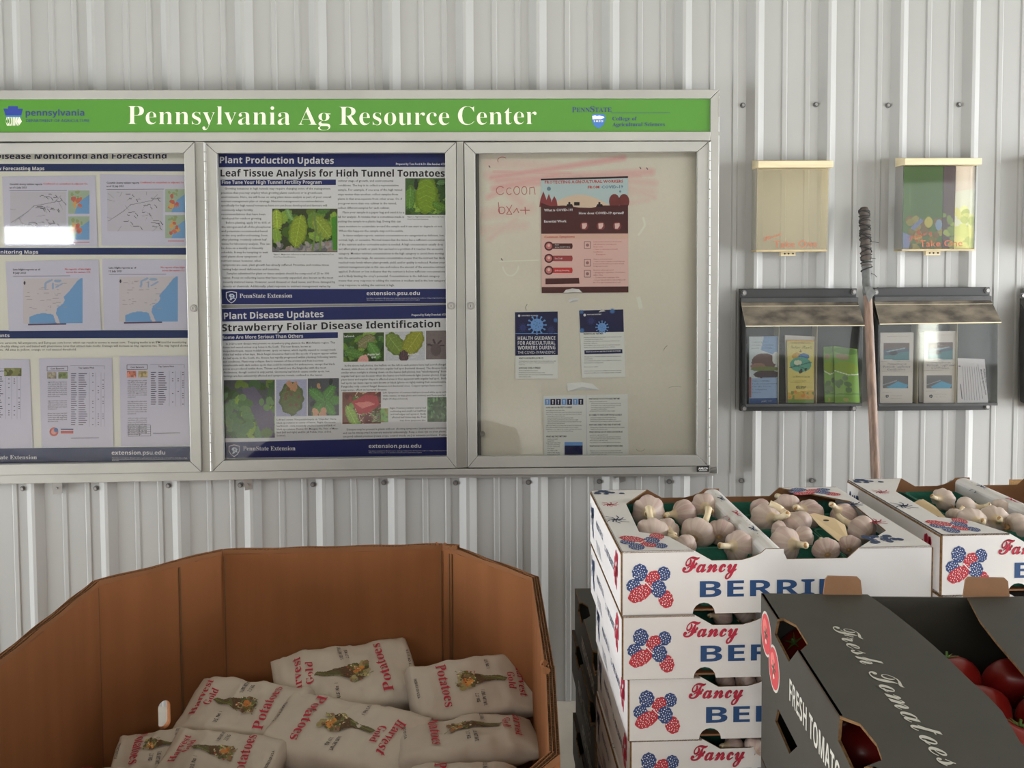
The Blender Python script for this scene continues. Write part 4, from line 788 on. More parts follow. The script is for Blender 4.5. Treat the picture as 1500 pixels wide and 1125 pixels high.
def take_one(x0t, x1t, x0b, x1b, yt, yb, back_dx, label, acr, cover=None):
    """front photo corners of the clear box; open frame of pine with clear front"""
    Yf = 2.948; Yb = 3.009
    A = on_y(x0t, yt, Yf); B = on_y(x1t, yt, Yf); Cc = on_y(x1b, yb, Yf); D = on_y(x0b, yb, Yf); o = Vector(((A.x+B.x)/2, Yb, D.z))
    r = empty('brochure_box', o, label, 'brochure box')
    def bp(name, m, f):
        mb = MB(); f(mb); rebase(mb, o); return mb.build(name, m, r)
    bp('front_panel', M[acr], lambda mb: mb.sheet([A, B, Cc, D], (0, .003, 0)))
    bp('side_panel', M[acr], lambda mb: mb.sheet([A+Vector((0, .0032, 0)), D+Vector((0, .0032, 0)), Vector((D.x, Yb, D.z)), Vector((A.x, Yb, A.z))], (.003, 0, 0)))
    bp('side_panel', M[acr], lambda mb: mb.sheet([B+Vector((0, .0032, 0)), Cc+Vector((0, .0032, 0)), Vector((Cc.x, Yb, Cc.z)), Vector((B.x, Yb, B.z))], (-.003, 0, 0)))
    bp('base', M['pinedirty'], lambda mb: mb.box((D.x, Yf, D.z-.006), (Cc.x, Yb, D.z)))
    lx0, lx1, zl = A.x-.001, B.x+.010, A.z
    def lid(mb):
        q = [(Yb, zl+.001), (Yf-.012, zl+.001), (Yf-.012, zl+.021), (Yb, zl+.030)]
        v = [(lx0, y, z) for y, z in q]+[(lx1, y, z) for y, z in q]
        mb.add(v, [(0, 1, 2, 3), (7, 6, 5, 4), (0, 4, 5, 1), (1, 5, 6, 2), (3, 7, 4, 0)], 0); mb.add(v, [(2, 6, 7, 3)], 1)
    l = bp('lid', [M['pine'], M['pinedirty']], lid); bv = l.modifiers.new('b', 'BEVEL'); bv.width = .0015; bv.segments = 2
    cx = (A.x+B.x)/2
    bp('latch', M['pine'], lambda mb: (mb.box((cx-.026, Yb-.03, D.z-.019), (cx+.020, Yb-.012, D.z-.0065))))
    mb = MB()
    for dx in (-.014, -.002, .012): mb.tube([(cx+dx, Yb-.0301, D.z-.012), (cx+dx, Yb-.0312, D.z-.012)], .0028, 8)
    rebase(mb, o); h = mb.build('screw_heads', M['dark'], r); h['kind'] = 'stuff'
    Q0 = PY(Yf-.0004); Q = lambda x, y, l=0.0: Q0(x, y, l)-o
    mb = MB(); RT = C(180, 100, 70, 1.1)
    put_text(mb, Q, 'Please', x0b+11, yb-12, x0b+37, yb-22, cap=7, style='script', col=RT); put_text(mb, Q, 'Take One', x0b+26, yb-3.5, x0b+89, yb-4.5, cap=9.5, style='sans', col=RT, res=3)
    mb.build('lettering', M['gloss'], r); return r, o, Yf, Yb
take_one(1109.5, 1214, 1108, 1211.5, 246.5, 366, 7, 'empty yellowed clear brochure box with pine lid, reading Please Take One', 'yacr')
take_one(1323.5, 1431, 1321, 1428, 242.5, 365, 7, 'clear brochure box with pine lid holding green magazines', 'cacr')
take_one(1530, 1638, 1527, 1634, 238, 362, 7, 'clear brochure box with pine lid just past the right edge', 'cacr')

def leaflet_thing(name, quad, Y, label, cat, paint, col, cells=1.0, group=None, thick=.006, text=None):
    (ax, ay), (bx, by), (cx_, cy_), (dx, dy) = quad; mx = sum(q[0] for q in quad)/4; my = sum(q[1] for q in quad)/4; o = on_y(mx, my, Y)
    mb = MB(); mb.sheet([on_y(x, y, Y)-o for x, y in quad], (0, thick, 0), (0, 0, 0), col); s = mb.build(name, M['ink'], None, loc=o); tag(s, label, cat, group)
    W = bx-ax; H = dy-ay
    def P(x, y, l=0.0):
        u = x/W; v = y/H; px_ = (1-v)*((1-u)*ax+u*bx)+v*((1-u)*dx+u*cx_); py_ = (1-v)*((1-u)*ay+u*by)+v*((1-u)*dy+u*cy_); return on_y(px_, py_, Y-l)-o
    if paint:
        c = Canvas(int(W/cells), int(H/cells), col); paint(c, random.Random(int(ax))); mb = MB(); c.put(mb, P, 0, 0, W, H, .0003); mb.build('printed_cover', M['ink'], s)['kind'] = 'stuff'
    if text:
        mb = MB(); text(mb, P); mb.build('lettering', M['ink'], s)['kind'] = 'stuff'
    return s
def pt_green(c, r):
    c.a[..., :3] = C(84, 112, 70)
    for k, x in enumerate((20, 24, 30, 37, 43, 47, 52)): c.line([(x, 2), (x, 52+(k*7) % 16)], .9, C(150, 166, 110))
    c.line([(9, 24), (9, 64)], 3, C(104, 132, 92), .5)
    c.blobs(30, 8, [C(120, 118, 62), C(150, 140, 80), C(100, 96, 60), C(124, 100, 70)], r, (0, 78, 57, 124)); c.ell(10, 82, 6, 5, C(140, 130, 70)); c.ell(37, 82, 6, 8, C(190, 176, 90)); c.poly([(10, 90), (26, 76), (30, 80), (16, 94)], C(120, 130, 170)); c.poly([(0, 96), (12, 102), (8, 124), (0, 124)], C(130, 136, 176)); c.ell(52, 86, 5, 8, C(130, 150, 180))
    c.blobs(12, 3, [C(176, 96, 56), C(190, 150, 80)], r, (14, 92, 50, 110))
def pt_purple(c, r):
    c.a[..., :3] = C(96, 80, 88); c.line([(8, 40), (8, 62)], 1, C(190, 190, 180)); c.blobs(16, 5, [C(150, 160, 90), C(120, 136, 80)], r, (0, 70, 17, 124))
def pt_reflection(c, r):
    c.a[..., :3] = C(206, 190, 176); c.poly([(0, 38), (30, 33), (30, 123), (0, 123)], C(206, 204, 186)); c.blobs(40, 9, [C(206, 202, 126), C(196, 196, 120), C(212, 208, 150), C(176, 180, 110)], r, (0, 62, 30, 123))
leaflet_thing('magazine', [(1325, 243.5), (1382, 243), (1379.5, 364.5), (1322.5, 365)], 2.965, 'green gardening magazine with pale upright lines in the right pine-lidded box', 'magazine', pt_green, C(90, 118, 74))
leaflet_thing('magazine', [(1382.5, 243), (1400, 243), (1397, 364.5), (1380, 364.5)], 2.973, 'purple-brown magazine edge beside the green one', 'magazine', pt_purple, C(96, 80, 88))
leaflet_thing('magazine', [(1400.5, 243), (1429, 242.5), (1426, 364), (1397.5, 364.5)], 2.978, 'pale pink and yellow reflection painted on an added sheet in the pine-lidded box', 'magazine', pt_reflection, C(206, 190, 176))  # no booklet: added sheet carrying the painted reflection of the outdoors

def holder(pl, hinge, front, pock, divs, label, bolts):
    Yb = 3.009; Yf = 2.942; o = Vector((on_y((pl[0][0]+pl[1][0])/2, 500, Yb).x, Yb, on_y(pl[3][0], pl[3][1], Yb).z))
    r = empty('literature_holder', o, label, 'brochure holder')
    def bp(name, m, f):
        mb = MB(); f(mb); rebase(mb, o); return mb.build(name, m, r)
    Q = [on_y(x, y, 3.0) for x, y in pl]
    b = bp('back_plate', M['bplast'], lambda mb: mb.sheet(Q, (0, .009, 0))); bv = b.modifiers.new('b', 'BEVEL'); bv.width = .002; bv.segments = 2
    p = [on_y(x, y, Yf) for x, y in pock]   # tl tr br bl of the clear front
    bp('tray', M['bplast2'], lambda mb: (mb.box((p[3].x, Yf, p[3].z-.004), (p[2].x, 3.0, p[3].z+.004)), mb.sheet([p[0]+Vector((-.002, 0, 0)), p[3]+Vector((-.002, 0, 0)), Vector((p[3].x-.002, 3.0, p[3].z)), Vector((p[0].x-.002, 3.0, p[0].z+.06))], (.002, 0, 0))))
    bp('tray_back', M['bplast2'], lambda mb: mb.box((p[3].x, 2.996, p[3].z), (p[2].x, 2.9995, p[0].z+.01)))
    bp('front_panel', M['cacr'], lambda mb: mb.sheet([p[0]+Vector((0, 0, .015)), p[1]+Vector((0, 0, .015)), p[2], p[3]], (0, .0025, 0)))
    bp('side_panel', M['cacr'], lambda mb: mb.sheet([p[1]+Vector((0, .003, 0)), p[2]+Vector((0, .003, 0)), Vector((p[2].x, 2.9955, p[2].z)), Vector((p[1].x, 2.9955, p[1].z+.03))], (-.002, 0, 0)))
    for d in divs:
        a = on_y(d, 500, Yf).x; bp('divider', M['lidedge'], lambda mb: mb.box((a-.0006, Yf+.003, p[3].z+.004), (a+.0006, 2.9955, p[0].z+.004)))
    H = [on_y(x, y, 2.995) for x, y in hinge]; Fr = [on_y(x, y, 2.932) for x, y in front]
    l = bp('lid', [M['lid'], M['lid'], M['lidedge']], lambda mb: mb.sheet([H[0], Fr[0], Fr[1], H[1]], Vector((0, .001, .003)), (0, 1, 2)))
    bp('lid_hinge', M['bplast2'], lambda mb: mb.box((H[0].x, 2.988, H[0].z-.002), (H[1].x, 2.9995, H[0].z+.012)))
    bp('lid_bend', M['lidedge'], lambda mb: mb.tube([H[0]*.82+Fr[0]*.18+Vector((0, -.001, 0)), H[1]*.82+Fr[1]*.18+Vector((0, -.001, 0))], .0009, 6))
    for x, y in bolts:
        c = on_y(x, y, 2.9995); bp('bolt', [M['rubber'], M['steel']], lambda mb: (mb.tube([c, c+Vector((0, -.002, 0))], .0095, 14, 0), mb.tube([c+Vector((0, -.002, 0)), c+Vector((0, -.007, 0))], .006, 6, 1)))
    return r
holder([(1083, 423), (1255.5, 422.5), (1254.5, 602), (1083.5, 602)], [(1085, 442), (1256, 441.5)], [(1092.5, 478.5), (1267, 477.5)], [(1093.5, 479), (1264.5, 478), (1263, 593.5), (1093.5, 594)], [1141.5, 1197.5], 'black brochure holder left of the taped pole, holding blue, yellow and green brochures', [(1089.5, 429), (1250.5, 427.5), (1089.5, 598), (1250, 598)])
holder([(1280, 421.5), (1450.5, 420.5), (1449, 600.5), (1283, 602)], [(1280.5, 440), (1451, 439)], [(1289, 475.5), (1467, 473)], [(1287.5, 476), (1462.5, 474), (1461.5, 592), (1288, 593.5)], [1346, 1403], 'black brochure holder right of the taped pole, holding pesticide brochures', [(1282.5, 428), (1446, 425.5), (1445.5, 595.5)])
holder([(1502, 420), (1672, 419), (1670, 598), (1504, 599)], [(1502, 438), (1672, 437)], [(1511, 473), (1690, 471)], [(1510, 474), (1684, 472), (1683, 590), (1510, 591)], [1568, 1626], 'black brochure holder just past the right edge', [(1498, 433)])
def pt_blue(c, r):
    W, H = c.w, c.h
    for j in range(H): c.a[j, :, :3] = np.array(C(196, 204, 214))*(1-.0*j)+0
    c.poly([(W*.5, 0), (W, 0), (W, H*.3), (W*.4, H*.2)], C(132, 160, 200)); c.ell(W*.5, H*.38, W*.42, H*.13, C(116, 92, 92)); c.ell(W*.3, H*.44, W*.25, H*.05, C(150, 120, 110)); c.ell(W*.55, H*.48, W*.5, H*.035, C(124, 132, 84)); c.ell(W*.6, H*.56, W*.45, H*.06, C(84, 76, 80)); c.ell(W*.9, H*.32, W*.12, H*.09, C(206, 210, 216))
    c.poly([(0, H*.62), (W, H*.6), (W, H*.91), (0, H*.92)], C(156, 176, 212)); c.poly([(0, H*.91), (W, H*.91), (W, H), (0, H)], C(60, 84, 140)); c.poly([(0, H*.6), (3, H*.6), (3, H*.9), (0, H*.9)], C(150, 80, 76))
def tx_blue(mb, P):
    lorem(["Look for signs", "of new invasive", "pests on farms"], mb, P, 4, 9, 4.4, [20, 31, 30], 1.8); lorem(["Department of Agriculture", "Stop the spread and report it", "Call the hotline", "Check trees and vines", "Bad bug line"], mb, P, 4, 66, 4.2, [26, 37, 30, 22, 13], 2); put_text(mb, P, 'pennsylvania', 18, 96, 33, 96, cap=3, style='bold', col=WHT); put_disc(mb, P, 13, 94.5, 2.6, WHT)
leaflet_thing('brochure', [(1097.5, 493), (1140.5, 492.5), (1140.5, 592), (1097.5, 592.5)], 2.956, 'blue brochure with a hillside photo, left pocket of the left black holder', 'brochure', pt_blue, C(196, 204, 214), text=tx_blue)
leaflet_thing('brochure', [(1150, 491), (1197, 493), (1196.5, 591.5), (1152, 591.5)], 2.966, 'white brochure stack behind the yellow one, middle pocket of the left black holder', 'brochure', None, C(206, 200, 200))
def pt_nat(c, r):
    W, H = c.w, c.h; c.a[..., :3] = C(212, 196, 122); c.line([(0, 1), (W, 1)], 2, C(206, 160, 80)); c.poly([(0, H*.84), (W, H*.8), (W, H), (0, H)], C(200, 160, 84)); c.blobs(20, 3, [C(206, 140, 70), C(196, 170, 80), C(120, 140, 70)], r, (0, H*.8, W, H*.94)); c.poly([(0, H*.95), (W, H*.94), (W, H), (0, H)], C(110, 140, 66)); c.ell(W*.36, H*.26, W*.18, H*.06, C(190, 150, 70)); c.ell(W*.62, H*.26, W*.2, H*.05, C(70, 110, 170)); c.ell(W*.5, H*.39, W*.4, H*.12, C(96, 160, 150)); c.ell(W*.4, H*.36, W*.15, H*.04, C(206, 210, 190)); c.line([(W*.1, H*.44), (W*.9, H*.35)], 1.4, C(66, 110, 110)); c.line([(W*.25, H*.4), (W*.7, H*.46)], 1.2, C(60, 120, 110)); c.blobs(6, 2.4, [C(60, 64, 60)], r, (W*.4, H*.45, W*.75, H*.52)); c.poly([(W*.45, H*.2), (W*.5, H*.15), (W*.55, H*.2)], C(140, 100, 60))
def tx_nat(mb, P):
    put_text(mb, P, 'LANDSCAPING WITH', 5, 5.4, 35, 5.4, cap=2.6, style='bold', col=C(190, 110, 60)); put_text(mb, P, 'Native Plants', 4, 12.5, 37, 12.2, cap=5, style='script', col=C(90, 90, 40)); put_text(mb, P, 'in Pennsylvania', 8, 55, 33, 55, cap=3, style='serif', col=C(110, 110, 60)); put_text(mb, P, 'dcnr', 12.5, 71.5, 28, 71.5, cap=5, style='bold', col=C(90, 100, 120)); put_line(mb, P, [(4, 62), (36, 62)], .5, C(110, 110, 70)); put_text(mb, P, 'garden guide', 12, 60.5, 28, 60.5, cap=2, col=C(110, 110, 60))
leaflet_thing('brochure', [(1153, 498), (1192.5, 498.5), (1192, 590), (1154, 590)], 2.954, 'yellow native plants brochure in the middle pocket of the left black holder', 'brochure', pt_nat, C(212, 196, 122), text=tx_nat)
def pt_grn(c, r):
    W, H = c.w, c.h; c.a[..., :3] = C(124, 160, 78); c.ell(W*.5, H*.06, W*.5, H*.06, C(100, 140, 70)); c.ell(W*.35, H*.17, W*.3, H*.05, C(150, 130, 100)); c.ell(W*.5, H*.36, W*.5, H*.11, C(140, 160, 64)); c.line([(0, H*.42), (W*.6, H*.48), (W, H*.46)], 1.6, C(206, 210, 190)); c.blobs(6, 6, [C(96, 120, 80), C(110, 130, 92)], r, (0, H*.54, W, H*.76)); c.poly([(0, H*.82), (W, H*.8), (W, H*.83), (0, H*.84)], C(100, 140, 70)); c.ell(W*.45, H*.92, W*.12, H*.03, C(170, 160, 100))
leaflet_thing('brochure', [(1206.5, 508.5), (1220.5, 507.5), (1222.5, 592), (1208.5, 592)], 2.966, 'narrow green brochure at the left of the right pocket of the left black holder', 'brochure', pt_grn, C(124, 160, 78))
leaflet_thing('brochure', [(1221.5, 507), (1255.5, 511.5), (1259.5, 592), (1223.5, 592)], 2.956, 'wide green vegetable brochure, right pocket of the left black holder', 'brochure', pt_grn, C(124, 160, 78))
def pt_pest(c, r):
    W, H = c.w, c.h; c.a[..., :3] = C(206, 200, 198)
    c.poly([(W*.1, H*.15), (W*.88, H*.15), (W*.88, H*.39), (W*.1, H*.38)], C(72, 92, 112)); c.poly([(W*.1, H*.15), (W*.88, H*.15), (W*.88, H*.22), (W*.1, H*.24)], C(110, 92, 92)); c.poly([(W*.12, H*.33), (W*.88, H*.26), (W*.88, H*.39), (W*.12, H*.38)], C(66, 120, 130)); c.line([(W*.2, H*.27), (W*.75, H*.22)], 1.4, C(150, 170, 180)); c.ell(W*.4, H*.29, W*.13, H*.03, C(40, 46, 54))
    c.poly([(W*.08, H*.61), (W*.86, H*.61), (W*.86, H*.79), (W*.08, H*.79)], C(104, 104, 112)); c.poly([(W*.2, H*.77), (W*.55, H*.69), (W*.86, H*.74), (W*.8, H*.79), (W*.3, H*.79)], C(96, 160, 196)); c.line([(W*.1, H*.74), (W*.5, H*.68)], 1.2, C(150, 160, 170)); c.ell(W*.22, H*.9, 2.4, 2.2, C(50, 60, 70)); c.ell(W*.22, H*.9, 1.2, 1, C(150, 160, 170))
def tx_pest(mb, P):
    for t, y, a, b in (('Pennsylvania', 47, 11, 39), ('Pesticide Applicator', 51, 4, 45), ('Certification', 55, 11, 37)): put_text(mb, P, t, a, y, b, y, cap=2.9, style='serif', col=C(60, 74, 120))
    put_line(mb, P, [(0, 42.2), (48, 41.6)], .5, C(90, 90, 96)); put_line(mb, P, [(0, 57), (48, 56.6)], .4, C(150, 140, 130)); lorem(["EXTENSION"], mb, P, 10, 6.3, 3, [30], 1.4, C(150, 110, 100)); lorem(["Penn State Extension", "", "College of Ag Sciences"], mb, P, 15, 92.4, 2, [18, 1, 18], 1.3, C(120, 120, 124)); lorem(["EXTENSION"], mb, P, 3, 88, 2, [14], 1.2, C(120, 120, 124))
leaflet_thing('brochure', [(1289.5, 487.5), (1338.5, 487), (1336.5, 591), (1289, 590.5)], 2.956, 'white pesticide certification brochure, left pocket of the right black holder', 'brochure', pt_pest, C(206, 200, 198), text=tx_pest)
leaflet_thing('brochure', [(1354, 485.5), (1402, 485), (1401, 591), (1353, 591)], 2.956, 'white pesticide certification brochure, middle pocket of the right black holder', 'brochure', pt_pest, C(206, 200, 198), text=tx_pest)
leaflet_thing('brochure', [(1346.5, 486.5), (1353.8, 485.5), (1352.8, 591), (1346.8, 591)], 2.970, 'pale edges of the brochure stack behind the middle one in the right black holder', 'brochure', None, C(186, 182, 180))
def tx_sheet(mb, P):
    for k in range(7): put_line(mb, P, [(7+k*3.3, 12), (9+k*3.3, 62)], .5, C(120, 118, 130))
    put_line(mb, P, [(29, 8), (33, 60)], .5, C(110, 108, 120)); put_text(mb, P, 'PLEASE FILL IN THE', 36, 15, 40, 52, cap=2.6, style='bold', col=C(70, 68, 84)); put_text(mb, P, 'Membership Application Form', 32, 16, 36.5, 54, cap=2.2, style='bold', col=C(70, 68, 84)); put_line(mb, P, [(4, 38), (6, 60)], 1, C(70, 68, 84)); put_line(mb, P, [(1, 11.5), (4, 11.7)], 1.2, C(60, 58, 70))
leaflet_thing('form_sheet', [(1403, 524.5), (1442.5, 526), (1447.5, 590), (1402.5, 590.5)], 2.953, 'white lined form with sideways print in the right black holder', 'paper sheet', None, C(200, 196, 202), text=tx_sheet, thick=.001)

# ---- pole wrapped with wire and tape, leaning between the holders
P0 = on_y(1265.5, 302, 2.962); P1 = on_y(1283.5, 716, 2.80); dd = (P1-P0); t0 = (0.016-P0.z)/dd.z; PBs = P0+dd*t0
pole = empty('wrapped_pole', PBs, 'brown wooden pole with wire and tape around its top, leaning between the black holders', 'pole')
def at(t): return P0+dd*t
M['polewood'] = mat('worn_brown_wood', C(128, 104, 88, 1.1), rough=.55, var=.30, vscale=3, stretch=(30, 30, 1.2), dark=C(84, 66, 56))
M['bark'] = mat('grimy_cord', C(82, 74, 68, 1.0), rough=.8, var=.35, vscale=60)
M['tape'] = mat('grey_cloth_tape', C(96, 98, 96, 1.1), rough=.5, var=.3, vscale=40)
mb = MB(); mb.tube([at(0.01), at(.3), at(.6), at(1.0), PBs], [.0125, .0125, .013, .0135, .014], 16); rebase(mb, PBs); mb.build('shaft', M['polewood'], pole, True)
mb = MB(); n = 14; mb.tube([at(.005+.215*k/n) for k in range(n+1)], [(.0105 if k == 0 else .0150)+.0016*math.sin(k*2.3) for k in range(n+1)], 14); rebase(mb, PBs); mb.build('cord_wrap', M['bark'], pole, True)
mb = MB(); n = 8; mb.tube([at(.20+.125*k/n) for k in range(n+1)], [.0148+.0008*math.sin(k*2.9) for k in range(n+1)], 14); rebase(mb, PBs); mb.build('tape_wrap', M['tape'], pole, True)
ax = dd.normalized(); e1 = ax.orthogonal().normalized(); e2 = ax.cross(e1)
for (ta, tb, turns, rad) in ((.012, .12, 9, .0165), (.10, .24, 6.5, .0168), (.02, .2, -4, .0168)):
    mb = MB(); n = int(abs(turns)*12); pts = []
    for k in range(n+1):
        a = 2*math.pi*turns*k/n; q = at(ta+(tb-ta)*k/n+.004*math.sin(a*.7)); pts.append(q+(e1*math.cos(a)+e2*math.sin(a))*rad)
    mb.tube(pts, .0016, 5); rebase(mb, PBs); mb.build('wire', M['dark'], pole, True)
for k, (t, l, dz) in enumerate(((.13, .028, -.004), (.19, .016, -.002), (.245, .018, -.012), (.30, .02, .004))):
    q = at(t)+Vector((.008, -.013, 0)); mb = MB(); mb.tube([q, q+Vector((l*.5, -.003, dz*.3)), q+Vector((l, 0, dz))], .0009, 5); rebase(mb, PBs); mb.build('wire_end', M['dark'], pole)
Q0 = at(.325)+Vector((0, -.0165, 0)); mb = MB(); mb.sheet([Q0+Vector((-.017, 0, .028)), Q0+Vector((-.012, 0, .004)), Q0+Vector((-.004, 0, -.022)), Q0+Vector((.019, 0, .010)), Q0+Vector((.002, -.002, .030))], (0, .0012, 0)); rebase(mb, PBs); mb.build('tape_flap', M['tape'], pole)
# ================================================================ GARLIC BOXES
def on_plane(px, py, pt, nrm):
    d = ray(px, py); return EYE + d*((pt-EYE).dot(nrm)/d.dot(nrm))
ZG = .955
gO = on_z(912, 808, ZG); gX = (on_z(1365, 800, ZG)-gO); GW = gX.length; gX.normalize(); gY = Vector((-gX.y, gX.x, 0)); GL = .415; GH = .1055; GP = .106
def gl(px, py, z=ZG): p = on_z(px, py, z)-gO; return (p.dot(gX), p.dot(gY))
G_ANG = math.atan2(gX.y, gX.x)
NVY = C(44, 76, 122, 1.0); RAS = C(184, 44, 68, 1.0); NVD = C(44, 62, 96, 1.05)
def berries(kind):
    c = Canvas(84, 80); r = random.Random(4)
    def berry(x, y, rx, ry, col, rot=0, dots=None):
        c.ell(x, y, rx, ry, col, rot, edge=.07); n = int(rx*ry*.13)
        for k in range(n):
            a = k*2.4; q = math.sqrt((k+.5)/n)*.86; c.ell(x+rx*q*math.cos(a)*math.cos(rot)-ry*q*math.sin(a)*math.sin(rot), y+rx*q*math.cos(a)*math.sin(rot)+ry*q*math.sin(a)*math.cos(rot), .75, 1.0, C(206, 206, 206), .3)
    berry(24, 17, 13.5, 15, NVY); berry(66, 20, 12, 12.5, NVY); berry(46, 30, 12, 17, RAS, .45); berry(13, 40, 12.5, 12, NVY); berry(24, 54, 22, 13, RAS, -.5); berry(70, 64, 13, 16, RAS, -.3); berry(57, 46, 13.5, 15, NVY)
    c.line([(33, 34), (46, 46)], 1.6, C(206, 204, 204)); return c
def burst(mb, P, x, y, s, col, rng):
    for a in (.4, 1.1, 1.9, 2.6, 3.4, 4.0, 4.6, 5.3, 6.0):
        L = s*rng.uniform(.6, 1.1); put_line(mb, P, [(x, y), (x+L*.6*math.cos(a), y+L*.6*math.sin(a)), (x+L*math.cos(a+.3), y+L*math.sin(a+.3))], s*.09, col)
    put_line(mb, P, [(x-s*.3, y-s*.1), (x+s*.4, y+s*.1)], s*.17, col)
def blackcluster(mb, P, x, y, w, h, rng, col=None):
    for k in range(16): put_disc(mb, P, x+rng.uniform(-.42, .42)*w, y+rng.uniform(-.36, .36)*h, w*.1, col or NVD, .0005, 9, h*.16)
    for k in range(9): a = rng.uniform(0, 3); cx_, cy_ = x+rng.uniform(-.4, .4)*w, y+rng.uniform(-.3, .3)*h; put_line(mb, P, [(cx_, cy_), (cx_+w*.08*math.cos(a), cy_+h*.1*math.sin(a))], w*.014, C(190, 190, 196), .0007)
def garlic_box(label):
    r = empty('berry_box', (0, 0, 0), label, 'cardboard box', 'berry boxes filled with garlic')
    W, L, H, T = GW, GL, GH, .0028; m = [M['board'], M['inner'], M['cardedge']]
    def bp(name, f, mats=m): mb = MB(); f(mb); return mb.build(name, mats, r)
    d = .0175; nr = .0185
    def notch(cx_, z0=0, n=8): return [(cx_+nr*math.cos(math.pi*k/n), z0+nr*1.0*math.sin(math.pi*k/n)) for k in range(n+1)]
    cut = [(W, H), (.392, H), (.372, H-d), (.271, H-d), (.266, H-.006), (.266, H), (.236, H), (.228, H-.007), (.212, H-.0135), (.196, H-d), (.147, H-d), (.117, H), (0, H), (0, 0)]
    pts = cut+list(reversed(notch(.134)))+list(reversed(notch(.381)))+[(W, 0)]
    bp('front_panel', lambda mb: mb.sheet([(x, 0, z) for x, z in pts], (0, T, 0), (0, 1, 2)))
    bp('back_panel', lambda mb: mb.sheet([(x, L, z) for x, z in reversed(pts)], (0, -T, 0), (0, 1, 2)))
    def side(x, n):
        def f(mb):
            mb.box((x, .0005, .0), (x+n*T, L-.0005, H-.0002), 0); 
            for k, q in enumerate(((0, .5), (.5, 1))): pass
            mb.box((x-n*.0022, .004, .002), (x-n*.0002, L-.004, H-.006), 0); mb.box((x-n*.0024, -.0002, .0), (x-n*.0001, .0045, H-.002), 2); mb.box((x-n*.0025, .004, H-.0062), (x-n*.0001, L-.004, H-.0035), 2)
        return f
    s1 = bp('side_panel', side(0, 1)); s2 = bp('side_panel', side(W, -1))
    bp('bottom_panel', lambda mb: mb.box((T, T, .004), (W-T, L-T, .007), 1))
    lp = [(0, 0), (.117, 0), gl(980, 786), gl(936, 779), gl(917, 738), (.116, L), (0, L)]
    t1 = bp('top_panel', lambda mb: mb.sheet([(x, y, H) for x, y in lp], (0, 0, -T), (0, 1, 2)))
    rp = [(.392, 0), (W, 0), (W, L), (.394, L), gl(1245, 734), gl(1298, 777)]
    t2 = bp('top_panel', lambda mb: mb.sheet([(x, y, H) for x, y in rp], (0, 0, -T), (0, 1, 2)))
    def divd(mb):
        n = 8; q = [(.234+.0175*(1-math.cos(math.pi*k/n)), H-.011+.0105*math.sin(math.pi*k/n)) for k in range(n+1)]; q = [(.232, .008)]+q+[(.271, .008)]
        V = [(x, y_, z) for y_ in (T, L-T) for x, z in q]; k = len(q); mb.add(V, [(i, i+1, k+i+1, k+i) for i in range(k-1)], 0)
    dv = bp('divider', divd)
    R = random.Random(8)
    PF = lambda x, y, l=0.0: (x, -l, y); PT = lambda x, y, l=0.0: (x, y, H+l); PS = lambda x, y, l=0.0: (-.0022-l, GL-x, y)
    mb = MB(); berries(0).put(mb, PF, .006, H-.019, .084, H-.095, .0004); o = mb.build('printed_berries', M['ink'], r); o['kind'] = 'stuff'
    mb = MB()
    for dx, dz, li in ((0, 0, .0004), (.0011, 0, .00045), (.0005, .0009, .0005), (-.0002, -.0007, .00055)): put_text(mb, PF, 'Fancy', .098+dx, H-.036+dz, .188+dx, H-.0365+dz, cap=.028, style='script', col=RAS, flip=-1, lift=li); mb.build('fancy_lettering', M['ink'], r)['label'] = 'raspberry red script reading Fancy'
    mb = MB(); put_text(mb, PF, 'BERRIES', .127, H-.078, .392, H-.078, cap=.0262, style='bold', col=NVY, flip=-1, lift=.0004); mb.build('berries_lettering', M['ink'], r)['label'] = 'blue block capitals reading BERRIES'
    mb = MB()
    x, y = gl(917+4, 724); blackcluster(mb, PT, .033, L-.022, .062, .040, R)
    x, y = gl(911, 743); burst(mb, PT, .022, L*.72, .022, RAS, R); burst(mb, PT, .018, L*.46, .026, NVD, R)
    c = berries(1); c.put(mb, PT, .004, .004, .085, .10, .0004)
    mb.build('printed_artwork', M['ink'], t1)['kind'] = 'stuff'
    mb = MB(); c.put(mb, PT, W-.115, L-.006, W-.015, L-.075, .0004); burst(mb, PT, W-.022, L*.66, .026, NVD, R); burst(mb, PT, W-.03, L*.36, .024, RAS, R); blackcluster(mb, PT, W-.062, .042, .066, .05, R)
    mb.build('printed_artwork', M['ink'], t2)['kind'] = 'stuff'
    mb = MB(); PD = lambda x, y, l=0.0: (x, y, H-.011+.0105*math.sin(math.pi*min(1, max(0, (x-.234)/.035)))+l+.0006)
    for k, (yy_, cc) in enumerate(((.335, NVD), (.225, RAS), (.12, NVD))): burst(mb, PD, .250, yy_, .024, cc, R)
    for k in range(16): put_disc(mb, PD, .25+R.uniform(-.012, .014), R.uniform(.05, .38), .0011, NVD, .0005, 5)
    mb.build('printed_artwork', M['ink'], dv)['kind'] = 'stuff'
    mb = MB(); blackcluster(mb, PS, .04, H*.5, .05, .07, R); blackcluster(mb, PS, L-.06, H*.55, .05, .07, R, RAS); put_text(mb, PS, 'PRODUCE OF U.S.A.', .10, H*.55, .20, H*.55, cap=.012, style='bold', col=NVD, flip=-1); put_text(mb, PS, '12-1 PINT BASKETS', .22, H*.45, .33, H*.45, cap=.012, style='bold', col=NVD, flip=-1)
    for k in range(5): put_line(mb, PS, [(.1+k*.012, H*.3), (.12+k*.014, H*.12)], .002, NVD)
    mb.build('printed_artwork', M['ink'], s1)['kind'] = 'stuff'
    return r
_Z = [4]
gb0 = garlic_box('topmost white Fancy Berries box of the left stack, open and full of garlic')
gb0.rotation_euler = (0, 0, G_ANG)
